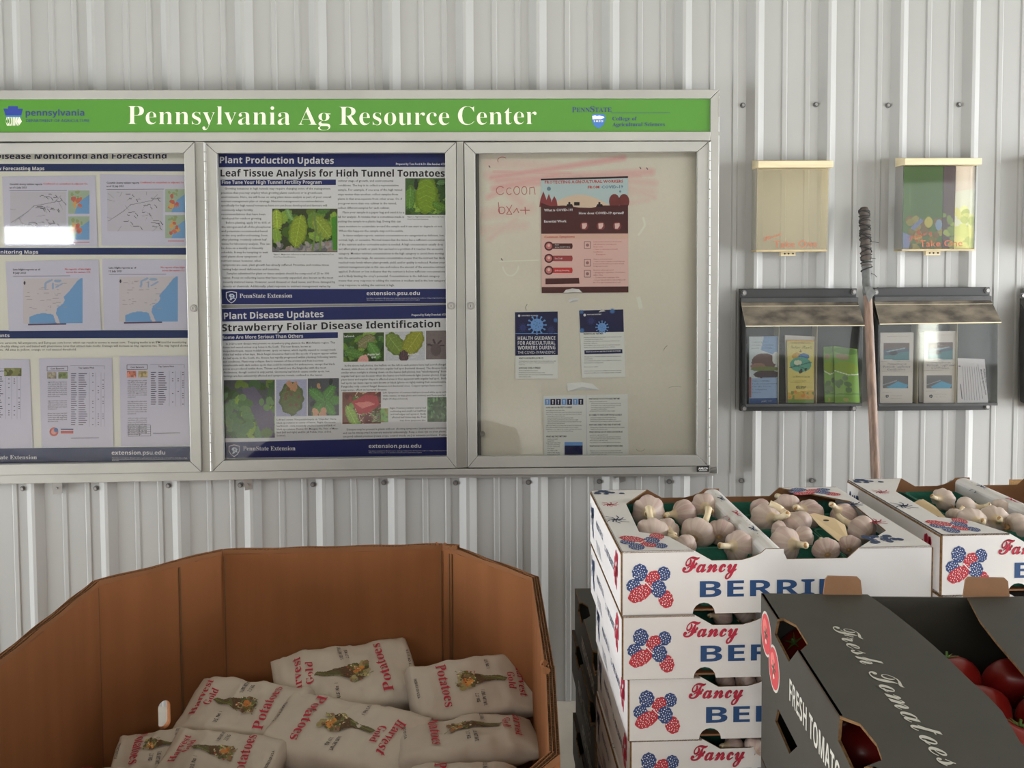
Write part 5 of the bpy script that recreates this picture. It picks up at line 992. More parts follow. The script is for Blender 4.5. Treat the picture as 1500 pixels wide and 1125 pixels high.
LB = ['second white Fancy Berries box from the top of the left stack', 'third white Fancy Berries box from the top of the left stack', 'fourth white Fancy Berries box from the top of the left stack, shifted right', 'fifth white berry box from the top of the left stack', 'sixth white berry box from the top of the left stack', 'seventh white berry box from the top of the left stack', 'eighth white berry box from the top of the left stack', 'lowest white berry box of the left stack']
offs = [(0, 0), (.001, -.004), (.012, .002), (.016, .004), (.012, .003), (.014, .002), (.010, .001), (.012, .002), (.013, .001)]
GBOX = []
for k in range(9):
    b = gb0 if k == 0 else copy_tree(gb0)
    if k: b['label'] = LB[k-1]
    dx, dy = offs[k]; b.location = gO+gX*dx+gY*dy; b.location.z = ZG-GH-k*GP; GBOX.append(b)
g2 = copy_tree(gb0); g2['label'] = 'topmost white Fancy Berries box of the right stack, full of trimmed garlic'; g2['group'] = 'berry boxes filled with garlic'
g2O = on_z(1381, 783, ZG+.002); g2.location = Vector((g2O.x, g2O.y, ZG+.002-GH))
for k in range(1, 9):
    b = copy_tree(g2); b.location.z = g2.location.z-k*GP; b.location.x += .003*(k % 3); b['label'] = ['second', 'third', 'fourth', 'fifth', 'sixth', 'seventh', 'eighth', 'lowest'][k-1]+' white berry box from the top of the right stack, behind the black tomato boxes'
    b.location.z = max(b.location.z, .0005)

# pint baskets
M['pulp'] = mat('green_moulded_pulp', C(34, 98, 82, 1.15), rough=.85, bump=.3, bscale=180, var=.15, vscale=30)
def basket(W=.106, D=.094, H=.070):
    mb = MB(); ti = .010; n = [(0, 0), (1, 0), (1, 1), (0, 1)]; t = .0018
    top = [(-W/2, -D/2), (W/2, -D/2), (W/2, D/2), (-W/2, D/2)]; s = lambda p, k: (p[0]*k, p[1]*k)
    def rnd(pts, r=.012, m=4):
        out = []
        for sx, sy, a0 in ((-1, -1, math.pi), (1, -1, 1.5*math.pi), (1, 1, 0), (-1, 1, .5*math.pi)):
            for k in range(m): a = a0+math.pi/2*k/(m-1); out.append((sx*(pts[0]/2-r)+r*math.cos(a), sy*(pts[1]/2-r)+r*math.sin(a)))
        return out
    rings = [(rnd((W+.006, D+.006)), H-.002), (rnd((W+.006, D+.006)), H), (rnd((W, D)), H), (rnd((W-.02, D-.02)), .004), ]
    outer = [(rnd((W-.017, D-.017)), 0), (rnd((W+.002, D+.002)), H-.003), (rnd((W+.006, D+.006)), H-.003)]
    allr = outer+rings; N = len(allr[0][0]); V = [(x, y, z) for q, z in allr for x, y in q]; Fs = []
    for i in range(len(allr)-1):
        for k in range(N): Fs.append((i*N+k, i*N+(k+1) % N, (i+1)*N+(k+1) % N, (i+1)*N+k))
    Fs.append(tuple(range(N-1, -1, -1))); Fs.append(tuple((len(allr)-1)*N+k for k in range(N))); mb.add(V, Fs); return mb
bk0 = None; ORD = ['front', 'second', 'third', 'back']
def place_baskets(box, who, rows, halves=(0, 1)):
    global bk0
    for h in halves:
        for c_ in range(2):
            for rw in rows:
                lab = 'green pint basket, %s row, %s column, %s half, %s' % (ORD[rw], ('left', 'right')[c_], ('left', 'right')[h], who)
                if bk0 is None: bk0 = basket().build('pint_basket', M['pulp'], None); o = bk0
                else: o = bk0.copy(); COL.objects.link(o)
                tag(o, lab, 'basket', 'green pint baskets'); x = (.060+.113*c_) if h == 0 else (.328+.113*c_)
                o.location = box.matrix_basis @ Vector((x+random.uniform(-.001, .001), .052+rw*.1025, .0078)); o.rotation_euler = (0, 0, box.rotation_euler.z+random.uniform(-.01, .01))
for b in GBOX+[g2]: pass
bpy.context.view_layer.update()
place_baskets(GBOX[0], 'top left garlic box', range(4)); place_baskets(g2, 'top right garlic box', range(4), (0,))
place_baskets(GBOX[1], 'second garlic box', (0,), (0,)); place_baskets(GBOX[2], 'third garlic box', (0,), (0,)); place_baskets(GBOX[3], 'fourth garlic box', (0,), (0,))

# garlic
M['garlic'] = mat('garlic_skin', (1, 1, 1), rough=.48, attr=True, spec=.4)
def bulb_mb(seed, pink=.5):
    r = random.Random(seed); mb = MB(); NT, NP = 16, 32; nc = r.choice((7, 8, 9)); ph = [r.uniform(0, 6.28) for _ in range(3)]; R0 = .0245
    prof = [(0, -.70), (.25, -.72), (.55, -.66), (.82, -.48), (.97, -.22), (1.0, .04), (.95, .30), (.80, .54), (.60, .72), (.42, .86), (.30, 1.0), (.24, 1.14), (.21, 1.3), (.20, 1.5)]
    V = []; cols = []
    for i, (pr_, z) in enumerate(prof):
        for k in range(NP):
            a = 2*math.pi*k/NP; amp = .10*math.sin(min(1, max(0, (pr_-.15)))*math.pi*.6); q = pr_*(1-amp+amp*1.4*abs(math.cos(a*nc/2+ph[0]))**.6)*(1+.05*math.sin(a*2+ph[1]))
            V.append((R0*q*math.cos(a), R0*q*math.sin(a), R0*z*(.92+.04*math.sin(a+ph[2]))))
    for i in range(len(prof)-1):
        for k in range(NP):
            a = 2*math.pi*k/NP; s = .5+.5*math.sin(a*nc*1.5+ph[0]*2+math.sin(a*5)); t = pink*(.35+.65*s)*(1-max(0, prof[i][1]-.6)); t = max(0, min(1, t))
            base = Vector(C(200, 186, 174, 1.15)); pk_ = Vector(C(170, 136, 134, 1.1)); yl = Vector(C(206, 184, 146, 1.1)); cc = base.lerp(pk_, t*.8)
            if prof[i][1] > .75: cc = cc.lerp(yl, .7)
            if i == 0: cc = Vector(C(150, 124, 96))
            elif i == 1: cc = cc.lerp(Vector(C(150, 124, 96)), .35)
            mb.add([V[i*NP+k], V[i*NP+(k+1) % NP], V[(i+1)*NP+(k+1) % NP], V[(i+1)*NP+k]], [(0, 1, 2, 3)], 0, tuple(cc))
    return mb
def weld(o):
    bm = bmesh.new(); bm.from_mesh(o.data); bmesh.ops.remove_doubles(bm, verts=bm.verts, dist=1e-6); bm.to_mesh(o.data); bm.free()
    for p in o.data.polygons: p.use_smooth = True
    return o
def bulb_proto(seed, pink, stem, roots):
    r = empty('garlic_bulb'); weld(bulb_mb(seed, pink).build('bulb', M['garlic'], r)); q = random.Random(seed+50)
    bx, by = q.uniform(-.3, .3), q.uniform(-.3, .3); z0 = .0245*1.35; path = [(0, 0, z0)]+[(bx*stem*t*t, by*stem*t*t, z0+stem*t) for t in (.33, .66, 1.0)]
    mb = MB(); mb.tube(path, [.0053, .0050, .0047, .0052], 10, 0, C(200, 184, 154)); mb.tube([path[-1], (path[-1][0], path[-1][1], path[-1][2]+.0004)], .0036, 8, 0, C(150, 112, 70)); mb.build('stem', M['garlic'], r, True)
    mb = MB()
    for k in range(26 if roots else 9):
        a = q.uniform(0, 6.28); L = q.uniform(.006, .014) if roots else .003; e = q.uniform(.2, 1.1)
        mb.tube([(0.002*math.cos(a), .002*math.sin(a), -.0165), (L*.5*math.cos(a)*e, L*.5*math.sin(a)*e, -.0165-L*.5), (L*math.cos(a+.5)*e, L*math.sin(a+.5)*e, -.0165-L*.7)], .0007, 4, 0, C(160, 124, 84))
    mb.build('roots', M['garlic'], r)['kind'] = 'stuff'; return r
PROT = [bulb_proto(1, .75, .020, False), bulb_proto(2, .95, .008, False), bulb_proto(3, .55, .032, False), bulb_proto(4, .8, .020, False), bulb_proto(5, .35, .012, True)]
used = set()
def garlic(px, py, rpx, tip, label, proto, zc=ZG-.022, group='garlic bulbs in the top left box', lift=.25):
    P = on_z(px, py, zc); sc = 1.2*rpx/1400*((P-EYE).dot(fw))/.0245
    b = PROT[proto] if proto not in used else copy_tree(PROT[proto]); used.add(proto)
    if tip is None: d = Vector((random.uniform(-1, 1), random.uniform(-1, 1), random.uniform(.0, .8)))
    else:
        d = on_z(tip[0], tip[1], zc)-P; d.z += lift*d.length
    d.normalize(); e = d.to_track_quat('Z', 'Y').to_euler(); b.rotation_euler = e; b.location = P; b.scale = (sc, sc, sc)
    tag(b, label, 'garlic', group); return b
GL_ = [(950, 752, 21, (953, 775), 'garlic bulb in the far left corner of the left half, its stem towards the viewer', 0), (956, 783, 21, (951, 762), 'garlic bulb with upright pale stem at the left rim of the left half', 2), (977, 779, 16, (990, 800), 'garlic bulb tucked behind the upright-stemmed one', 3),
 (1003, 752, 17, None, 'round garlic bulb alone at left in the back basket of the left half', 1), (1032, 745, 18, (1042, 768), 'large upright garlic bulb with cut neck forward, back right of the left half', 3),
 (1022, 781, 20, (1046, 762), 'garlic bulb with pale stem pointing up right, middle of the left half', 2), (1056, 780, 17, (1070, 760), 'garlic bulb right of the one with the pale stem in the left half', 1), (1082, 801, 19, (1052, 814), 'garlic bulb with stem lying towards the front, nearest the divider', 0), (1004, 801, 15, (985, 792), 'garlic bulb half hidden under the left front flap', 3),
 (1115, 749, 16, None, 'pinkest garlic bulb beside the divider at the back of the right half', 1), (1122, 759, 19, (1158, 778), 'garlic bulb with long thick stem lying right, beside the divider', 2), (1153, 747, 19, (1143, 735), 'garlic bulb with short yellow stem up, back of the right half', 3), (1186, 753, 18, None, 'garlic bulb behind the tan card in the right half', 1), (1168, 770, 19, None, 'garlic bulb left of the tan card in the right half', 3), (1236, 757, 17, None, 'round garlic bulb at the far right back of the right half', 1), (1263, 779, 19, (1240, 772), 'garlic bulb right of the tan card, stem towards it', 0), (1150, 797, 20, (1184, 812), 'creamy garlic bulb at the front left of the right half, stem forward', 0), (1245, 800, 14, (1250, 790), 'small garlic bulb below the right end of the tan card', 1), (1210, 806, 16, (1200, 790), 'garlic bulb at the front lip of the right half', 1), (1177, 788, 14, None, 'small garlic bulb between the creamy one and the tan card', 3), (1141, 778, 12, None, 'small garlic bulb under the long thick stem', 3)]
for px, py, rp, tip, lab, pr_ in GL_: garlic(px, py, rp, tip, lab, pr_)
for px, py, rp, tip, lab, pr_ in [(1382, 732, 14, (1366, 737), 'garlic bulb with brown roots at the back left of the right stack box', 4), (1415, 745, 15, (1440, 748), 'pale garlic bulb at the back of the right stack box', 4), (1466, 746, 13, (1486, 742), 'garlic bulb near the back right of the right stack box', 4), (1424, 765, 18, (1446, 778), 'long white garlic bulb at the front of the right stack box', 4), (1457, 762, 18, (1470, 776), 'largest white garlic bulb in the right stack box', 4), (1490, 770, 16, None, 'garlic bulb at the right edge of the picture', 4), (1350, 741, 8, None, 'garlic bulb under the left flap of the right stack box', 4), (1399, 757, 11, None, 'small rooty garlic bulb left of the long white one', 4)]:
    garlic(px, py, rp, tip, lab, pr_, ZG-.018, 'garlic bulbs in the top right box')
for bi, (zc, rows) in enumerate(((ZG-GP-.024, [(1058, 911, 15), (1090, 908, 17), (1120, 910, 15)]), (ZG-2*GP-.024, [(1062, 1006, 14), (1092, 1008, 16), (1122, 1008, 15)]), (ZG-3*GP-.024, [(1075, 1100, 14), (1106, 1104, 16), (1136, 1104, 15)]))):
    for k, (px, py, rp) in enumerate(rows):
        garlic(px, py-9, rp*.9, None, 'garlic bulb, %s, in the front slot of the %s left-stack box' % (['at left', 'in the middle', 'at right'][k], ['second', 'third', 'fourth'][bi]), (1, 3, 0)[k], zc, 'garlic bulbs seen through the box slots')
# tan card among the bulbs, cardboard flap in the right box
M['tan'] = mat('tan_card', C(198, 176, 142), rough=.75)
a = [on_z(x, y, ZG+z) for x, y, z in ((1186, 754, .004), (1193, 752.5, .006), (1222, 760, .004), (1238, 770, -.002), (1244, 793, -.014), (1236, 795, -.016), (1228, 793, -.014), (1200, 770, -.004))]; o = a[0].copy()
mb = MB(); mb.sheet([p-o for p in a], (0, .0002, .0012)); t = mb.build('carton_tag', M['tan'], None, loc=o); tag(t, 'tan card tag with an oval hole lying on the garlic in the right half', 'tag')
mb = MB(); cc = on_z(1210, 764, ZG+.0045)-o; mb.add([cc+Vector((.0055*math.cos(k*.52), .003*math.sin(k*.52)+.0, .0022+.0008*math.sin(k*.52))) for k in range(12)], [tuple(range(12))]); mb.build('oval_hole', M['dark'], t)
a = [on_z(x, y, ZG+z) for x, y, z in ((1338, 737, -.004), (1352, 732, .002), (1370, 743, .0), (1388, 762, -.008), (1362, 753, -.008))]; o = a[0].copy(); mb = MB(); mb.sheet([p-o for p in a], (0, 0, .0015)); t = mb.build('cardboard_flap', M['tan'], None, loc=o); tag(t, 'tan card flap at the left of the right stack box', 'card')
# bit of wooden crate at the right edge
o = on_y(1479, 722, 2.36); mb = MB(); L = on_y(1479, 703, 2.36)
M['crate'] = mat('orange_brown_crate_wood', C(168, 128, 82, 1.1), rough=.7, var=.25, vscale=4, stretch=(1, 20, 20))
cr = empty('wooden_crate', (o.x, 2.35, .55), 'orange-brown wooden crate behind the right garlic box at the picture edge', 'crate')
for k in range(5):
    zt = L.z-.55-k*.115
    mb = MB(); mb.box((0, 0, zt-.10), (.45, .014, zt)); bv = mb.build('slat', M['crate'], cr)
    mb = MB(); mb.box((0, .3, zt-.10), (.45, .314, zt)); mb.build('slat', M['crate'], cr)
    mb = MB(); mb.box((-.002, .016, zt-.10), (.012, .298, zt)); mb.build('slat', M['crate'], cr)
    mb = MB(); mb.box((.44, .016, zt-.10), (.452, .298, zt)); mb.build('slat', M['crate'], cr)
cr.location.z = .55-.55+ (0)
zoff = min(v.co.z for c_ in kids(cr) for v in c_.data.vertices)
nd = MB(); nd.box((.016, .018, zoff), (.044, .046, L.z-.56)); nd.build('corner_post', M['crate'], cr)
cr.location = (o.x, 2.05, .55)
tbl = MB(); tbl.box((-.03, -.03, 0), (.50, .36, .55+zoff)); tb = tbl.build('support_block', M['crate'], cr)
tb.location = (0, 0, -.55)
# ================================================================ TOMATO BOXES
ZT = .91
tO = on_z(1115, 869, ZT); tX = on_z(1500, 872, ZT)-tO; tX.normalize(); tY = Vector((tX.y, -tX.x, 0)); TW = .462; TL = .520
def tl(cx_, cy_):
    p = on_z(1100+cx_/3.75, 830+cy_/3.75, ZT)-tO; return (p.dot(tX), p.dot(tY))
def ts(cx_, cy_, H=.1295):
    p = on_plane(1100+cx_/3.75, 830+cy_/3.75, tO, tX)-tO; return (p.dot(tY), p.z)
def tomato_box(name, label, H, tabs, group):
    r = empty(name, (0, 0, 0), label, 'cardboard box', group); m = [M['black'], M['dark'], M['cardedge']]; T = .0035
    P3 = lambda x, y, z: Vector((x, -y, z))     # y runs towards the viewer
    def bp(nm, f, mats=m, par=None): mb = MB(); f(mb); return mb.build(nm, mats, par or r)
    h1t = [tl(180, 285), tl(250, 322), tl(313, 425), tl(226, 459)]; h2t = [tl(492, 822), tl(600, 862), tl(692, 975), tl(722, 1062), tl(622, 1100)]
    a1, b1 = tl(112, 288)[1], tl(226, 459)[1]; a2, b2 = tl(450, 818)[1], tl(630, 1098)[1]
    inner = [tl(640, 152), tl(760, 235), tl(900, 345), tl(1000, 430), tl(1100, 522), tl(1200, 620), tl(1300, 710), tl(1380, 795), tl(1430, 880), tl(1480, 965)]
    lastx = inner[-1][0]
    top = [(0, 0)]+inner+[(lastx+.001, TL), (0, TL)]+[(0, b2)]+list(reversed(h2t))+[(0, a2), (0, b1)]+list(reversed([(max(.004, x), y) for x, y in h1t]))+[(0, a1)]
    bp('top_panel', lambda mb: mb.sheet([P3(x, y, H) for x, y in reversed(top)], (0, 0, -T), (0, 1, 2)))
    i2 = [tl(1190, 168), tl(1225, 235), tl(1260, 300), tl(1350, 415), tl(1450, 530), tl(1500, 590)]
    top2 = i2+[(TW-.03, i2[-1][1]+.07), (TW-.01, TL*.75), (TW, TL), (TW, 0)]
    bp('top_panel', lambda mb: mb.sheet([P3(x, y, H) for x, y in reversed(top2)], (0, 0, -T), (0, 1, 2)))
    s1 = [ts(130, 372), ts(208, 524)]; s2 = [ts(478, 955), ts(560, 1130)]
    side = [(0, H), (a1, H)]+[(y, H+z) for y, z in s1]+[(b1, H), (a2, H)]+[(y, H+z) for y, z in s2]+[(b2, H), (TL, H), (TL, 0), (0, 0)]
    sp = bp('side_panel', lambda mb: mb.sheet([P3(0, y, max(.01, z) if 0 < z < H else z) for y, z in side], (T, 0, 0), (0, 1, 2)))
    bp('side_panel', lambda mb: mb.box((TW-T, -TL, 0), (TW, 0, H-T)))
    bp('back_panel', lambda mb: mb.box((T, -T, 0), (TW-T, 0, H-T)))
    fp = bp('front_panel', lambda mb: mb.box((T, -TL, 0), (TW-T, -TL+T, H-T)))
    bp('bottom_panel', lambda mb: mb.box((T, -TL+T, .002), (TW-T, -T, .005), 0))
    if tabs:
        for x0, x1 in ((.0945, .1545), (.308, .378)):
            pts = [(x0, 0), (x0+.003, .026), (x0+.007, .031), (x1-.008, .030), (x1-.003, .025), (x1, 0)]
            bp('stacking_tab', lambda mb: mb.sheet([Vector((x, -.004, H-.002+z)) for x, z in pts], (0, .0035, 0)), M['tabc'])
    PT = lambda x, y, l=0.0: P3(x, y, H+l); PS = lambda x, y, l=0.0: P3(-l, x, H+y)
    WC = C(196, 194, 184, 1.1)
    x0, y0 = tl(468, 352); x1, y1 = tl(1082, 1076)
    mb = MB(); bx = (tl(480, 380)[0]+tl(1000, 1020)[0])/2
    put_text(mb, PT, 'Fresh', .069, .134, .070, .262, cap=.034, style='script', col=WC, flip=1, lift=.0005)
    mb.build('fresh_lettering', M['ink'], r)['label'] = 'pale script word Fresh'
    mb = MB(); put_text(mb, PT, 'Tomatoes', .070, .282, .071, .508, cap=.034, style='script', col=WC, flip=1, lift=.0005); mb.build('tomatoes_lettering', M['ink'], r)['label'] = 'pale script word Tomatoes'
    mb = MB(); ya, za = ts(225, 775); yb_, zb = ts(455, 1106)
    put_text(mb, PS, 'FRESH TOMATOES', ya-.012, -.086, ya+.25, -.086, cap=.030, style='bold', col=WC, flip=-1, lift=.0005); mb.build('side_lettering', M['ink'], sp)
    mb = MB(); q0 = ts(85, 370); q1 = ts(128, 560)
    for (yy_, zz), ra in (((q0, .030), (q1, .030)) if tabs else ()):
        put_disc(mb, PS, yy_, zz, ra*1.12, WC, .0003, 20)
    for (yy_, zz), ra in (((q0, .030), (q1, .030)) if tabs else ()):
        put_disc(mb, PS, yy_, zz, ra, C(176, 66, 70), .0006, 20); put_disc(mb, PS, yy_-.006, zz+.008, ra*.45, C(196, 110, 104), .0008, 12)
        for k in range(6): a = k*1.05; put_line(mb, PS, [(yy_, zz), (yy_+.012*math.cos(a), zz+.012*math.sin(a))], .003, C(70, 80, 70), .001)
        put_disc(mb, PS, yy_+.002, zz-.011, .004, C(206, 190, 180), .0011, 8)
    if tabs: mb.build('printed_tomatoes', M['ink'], sp)['kind'] = 'stuff'
    mb = MB(); put_rect(mb, lambda x, y, l=0.0: P3(x, TL+l, y), .06, H*.25, .13, H*.75, C(150, 146, 136)); mb.build('front_label', M['ink'], fp)
    return r
M['tabc'] = mat('brown_tab_board', C(146, 108, 78, 1.15), rough=.85, var=.08, vscale=30)
tb0 = tomato_box('tomato_box', 'topmost black tomato box at the lower right, with Fresh Tomatoes script and brown tabs', .1295, True, 'black tomato boxes in front')
tb0.rotation_euler = (0, 0, math.atan2(tX.y, tX.x)); tb0.location = tO-Vector((0, 0, .1295))
tn = tomato_box('tomato_box', 'second black tomato box from the top of the front stack, below the script one', .1295, False, 'black tomato boxes in front'); tn.rotation_euler = tb0.rotation_euler; tn.location = tb0.location-Vector((-.002, .0, .13))
for k in range(5):
    c_ = copy_tree(tn); c_.location.z -= .13*(k+1); c_.location.x += .002*(k % 2); c_['label'] = ['third', 'fourth', 'fifth', 'sixth', 'lowest'][k]+' black tomato box from the top of the front stack'
r0 = tomato_box('tomato_box', 'topmost black tomato box of the stack behind the garlic boxes', .1105, False, 'black tomato boxes at the back')
rO = on_z(842, 862, .56); r0.location = (rO.x, rO.y, .56-.1105); r0.rotation_euler = (0, 0, .012)
for k in range(4):
    c_ = copy_tree(r0); c_.location.z -= .112*(k+1); c_.location.x += (-.008, .002, -.006, .0)[k]; c_['label'] = ['second', 'third', 'fourth', 'lowest'][k]+' black tomato box from the top of the back stack'
    c_.location.z = max(c_.location.z, .0005)
# tomatoes
M['tom'] = mat('tomato_skin', C(130, 26, 22, 1.1), rough=.35, coat=.1, var=.12, vscale=20)
M['calyx'] = mat('green_calyx', C(70, 100, 44), rough=.7)
def tomato_proto():
    r = empty('tomato'); mb = MB(); NP, NT = 28, 14; V = []; Fs = []
    for i in range(NT+1):
        th = math.pi*i/NT
        for k in range(NP):
            a = 2*math.pi*k/NP; rr_ = .040*(1+.035*math.cos(a*5)*math.sin(th)); z = .031*math.cos(th)-.006*math.exp(-(th/.35)**2)
            V.append((rr_*math.sin(th)*math.cos(a), rr_*math.sin(th)*math.sin(a), z))
    for i in range(NT):
        for k in range(NP): Fs.append((i*NP+k, (i+1)*NP+k, (i+1)*NP+(k+1) % NP, i*NP+(k+1) % NP))
    mb.add(V, Fs); weld(mb.build('flesh', M['tom'], r))
    mb = MB()
    for k in range(5): a = k*1.257; mb.sheet([(.003*math.cos(a-.8), .003*math.sin(a-.8), .0262), (.016*math.cos(a), .016*math.sin(a), .0288), (.003*math.cos(a+.8), .003*math.sin(a+.8), .0262)], (0, 0, .0008))
    mb.tube([(0, 0, .025), (.001, 0, .034)], .0018, 6); mb.build('calyx', M['calyx'], r); return r
tp = tomato_proto(); first = True
Lt = ['front left', 'front middle', 'front right', 'middle left', 'centre', 'middle right', 'back left', 'back middle', 'back right', 'far left end', 'far middle', 'far right']
i = 0
for rw in range(5):
    for cl in range(5):
        x = .052+cl*.088; y = .052+rw*.094
        if rw == 0 and cl > 1: continue
        b = tp if first else copy_tree(tp); first = False
        b.location = tb0.location+tX*(x+random.uniform(-.002, .002))+tY*y+Vector((0, 0, .054+random.uniform(0, .010))); b.rotation_euler = (random.uniform(-.9, .9), random.uniform(-.9, .9), random.uniform(0, 6))
        tag(b, '%s-row red tomato from the back, %s from the left, inside the script-lettered box' % (['first', 'second', 'third', 'fourth', 'fifth'][rw], ['first', 'second', 'third', 'fourth', 'fifth'][cl]), 'tomato', 'tomatoes in the black box')
# ================================================================ CARDBOARD BIN WITH POTATO BAGS
ZB = .65
V2 = lambda p: Vector((p.x, p.y))
bp_ = [V2(on_z(x, y, ZB)) for x, y in ((145, 851), (328, 806), (645, 798), (663, 803), (779, 845), (804, 1101), (774, 1117))]
bl, bc, br, br2, bd, be, bf = bp_
near = be.y-.24; lx = bl.x-.004
bin_ = empty('bulk_bin', (-.43, 1.95, 0), 'large open octagonal brown cardboard bin holding potato bags', 'cardboard bin'); bo = Vector(bin_.location)
cu = (bc-bl).normalized(); seam = V2(on_z(262, 822, ZB)); seam = bl+cu*(seam-bl).dot(cu)
M['cardin'] = mat('bin_liner_board', C(144, 94, 60, 1.1), rough=.85, var=.09, vscale=5, bump=.10, bscale=30, stretch=(3, 3, .35), spec=.12)
M['flute'] = mat('corrugated_core', C(110, 80, 52, 1.0), rough=.9)
cen = Vector((-.43, 1.95))
def bin_panel(a, b, zt=ZB, hole=None, rec=0.0, gap=(0, 0), fl=True, dz=(0, 0), label=None):
    d = (b-a); L = d.length; d.normalize(); nrm = Vector((d.y, -d.x)); 
    if nrm.dot((a+b)/2-cen) < 0: nrm = -nrm
    a = a+d*(gap[0] or -.005)+nrm*rec; b = b-d*(gap[1] or -.005)+nrm*rec; L = (b-a).length; th = .018
    A3 = lambda u, z, n=0.0: Vector((a.x+d.x*u+nrm.x*n, a.y+d.y*u+nrm.y*n, z))-bo
    zf = lambda u: zt+dz[0]*(1-u/L)+dz[1]*(u/L)
    pts = [(0, 0), (L, 0)]+[(L*(1-k/8), zf(L*(1-k/8))-.012+.0015*math.sin(k*2.1+L*9)*(0 < k < 8)) for k in range(9)]
    if hole:
        hu, hz, hw, hh = hole; n = 8
        arc = [(hu+hw*math.cos(math.pi*k/n), hz+hh/2-hw+hw*math.sin(math.pi*k/n)) for k in range(n+1)]+[(hu+hw*math.cos(math.pi+math.pi*k/n), hz-hh/2+hw+hw*math.sin(math.pi+math.pi*k/n)) for k in range(n+1)]
        arc = arc[n+1+n//2:]+arc[:n+1+n//2]     # start at lowest point
        arc = list(reversed(arc)) ; pts = [(0, 0), (hu-.0001, 0)]+[(hu-.0001, hz-hh/2)]+arc[1:-1]+[(hu+.0001, hz-hh/2), (hu+.0001, 0)]+pts[1:]
    mb = MB(); mb.sheet([A3(u, z) for u, z in pts], Vector((nrm.x*th, nrm.y*th, 0)), (0, 0, 0)); o = mb.build('side_panel', M['cardin'], bin_)
    if label: o['label'] = label
    if fl:
        mb = MB(); n = max(6, int(L/.012)); 
        for q in range(4):
            t0 = q*th/3-.0005; t0 = min(max(t0, 0), th-.0012)
            for k in range(n):
                u0, u1 = L*k/n, L*(k+1)/n; w0, w1 = .0012*math.sin(u0*37+q*2), .0012*math.sin(u1*37+q*2); t1 = t0+.0012
                P = [A3(u0, zf(u0)-.0125, t0), A3(u1, zf(u1)-.0125, t0), A3(u1, zf(u1)+w1-.001, t0), A3(u0, zf(u0)+w0-.001, t0)]; Q = [p+Vector((nrm.x, nrm.y, 0))*.0012 for p in P]
                mb.add(P+Q, [(0, 1, 2, 3), (7, 6, 5, 4), (3, 2, 6, 7)])
        mb.build('rim_liner', M['card'], o)['kind'] = 'stuff'
        mb = MB(); n = int(L/.0042)
        for q in range(3):
            r0 = q*th/3+.0009; r1 = (q+1)*th/3-.0006
            for k in range(n):
                u0, u1 = L*k/n, L*(k+1)/n; ra, rb = (r0, r1) if k % 2 == 0 else (r1, r0)
                mb.add([A3(u0, zf(u0)-.012, ra), A3(u1, zf(u1)-.012, rb), A3(u1, zf(u1)-.0015, rb), A3(u0, zf(u0)-.0015, ra)], [(0, 1, 2, 3)])
        mb.build('rim_flutes', M['flute'], o)['kind'] = 'stuff'
    return o
hp = on_plane(243.5, 1046, Vector((bl.x, bl.y, .3)), Vector((cu.y, -cu.x, 0))); hu = (V2(hp)-bl).dot(cu)
bin_panel(bl, seam, hole=(hu, hp.z, .0165, .075), gap=(0, .001), label='panel with an oblong hand hole')
bin_panel(seam, bc, rec=.004, gap=(-.002, 0))
bin_panel(bc, br); bin_panel(br, br2, rec=.004, dz=(-.002, .006)); bin_panel(br2, bd, dz=(.001, 0))
m1 = V2(on_z(806, 905, ZB)); m2 = V2(on_z(799, 978, ZB))
bin_panel(bd, m2, dz=(0, -.004)); bin_panel(m2, be, dz=(.003, 0)); bin_panel(be, Vector((be.x-.16, near))); bin_panel(Vector((be.x-.16, near)), Vector((lx+.18, near)), fl=False); bin_panel(Vector((lx+.18, near)), Vector((lx, be.y)), fl=False); bin_panel(Vector((lx, be.y)), bl)
mb = MB(); mb.add([Vector((p.x, p.y, .004))-bo for p in (bl, bc, br2, bd, be, Vector((be.x-.16, near)), Vector((lx+.18, near)), Vector((lx, be.y)))], [tuple(range(8))]); mb.build('bottom', M['cardin'], bin_)
for q_, dq in ((br, -.004), (br2, .002), (br2, .010), (bl, .003), (bc, 0), (seam, .001), (seam, -.0012)):
    v_ = (cen-q_).normalized()*.0015; tt_ = Vector((v_.y, -v_.x)).normalized()*dq; c_ = Vector((q_.x+v_.x+tt_.x, q_.y+v_.y+tt_.y, 0))-bo
    mb = MB(); mb.tube([c_+Vector((0, 0, .02)), c_+Vector((0, 0, .4)), c_+Vector((0, 0, ZB-.016))], .0016, 5); mb.build('dark_crease_line', M['flute'], bin_)  # dark tubes added to draw the shade in the creases and lap seam
# crumpled bits of the rim
mb = MB(); rr = random.Random(3)
for (x, y, s_) in ((652, 800, .010), (658, 804, .009), (664, 806, .012), (669, 804, .008), (640, 799, .007), (797, 975, .012), (800, 985, .012)):
    c = on_z(x, y, ZB)-bo+Vector((0, 0, .002)); vs = []
    for k in range(9): a = k*.7; vs.append(c+Vector((math.cos(a)*s_*rr.uniform(.5, 1), math.sin(a)*s_*rr.uniform(.4, .9), rr.uniform(-.006, .008))))
    vs.append(c+Vector((0, 0, .012*rr.uniform(.4, 1)))); mb.add(vs, [(k, (k+1) % 9, 9) for k in range(9)])
o = mb.build('torn_board', M['card'], bin_); o['kind'] = 'stuff'

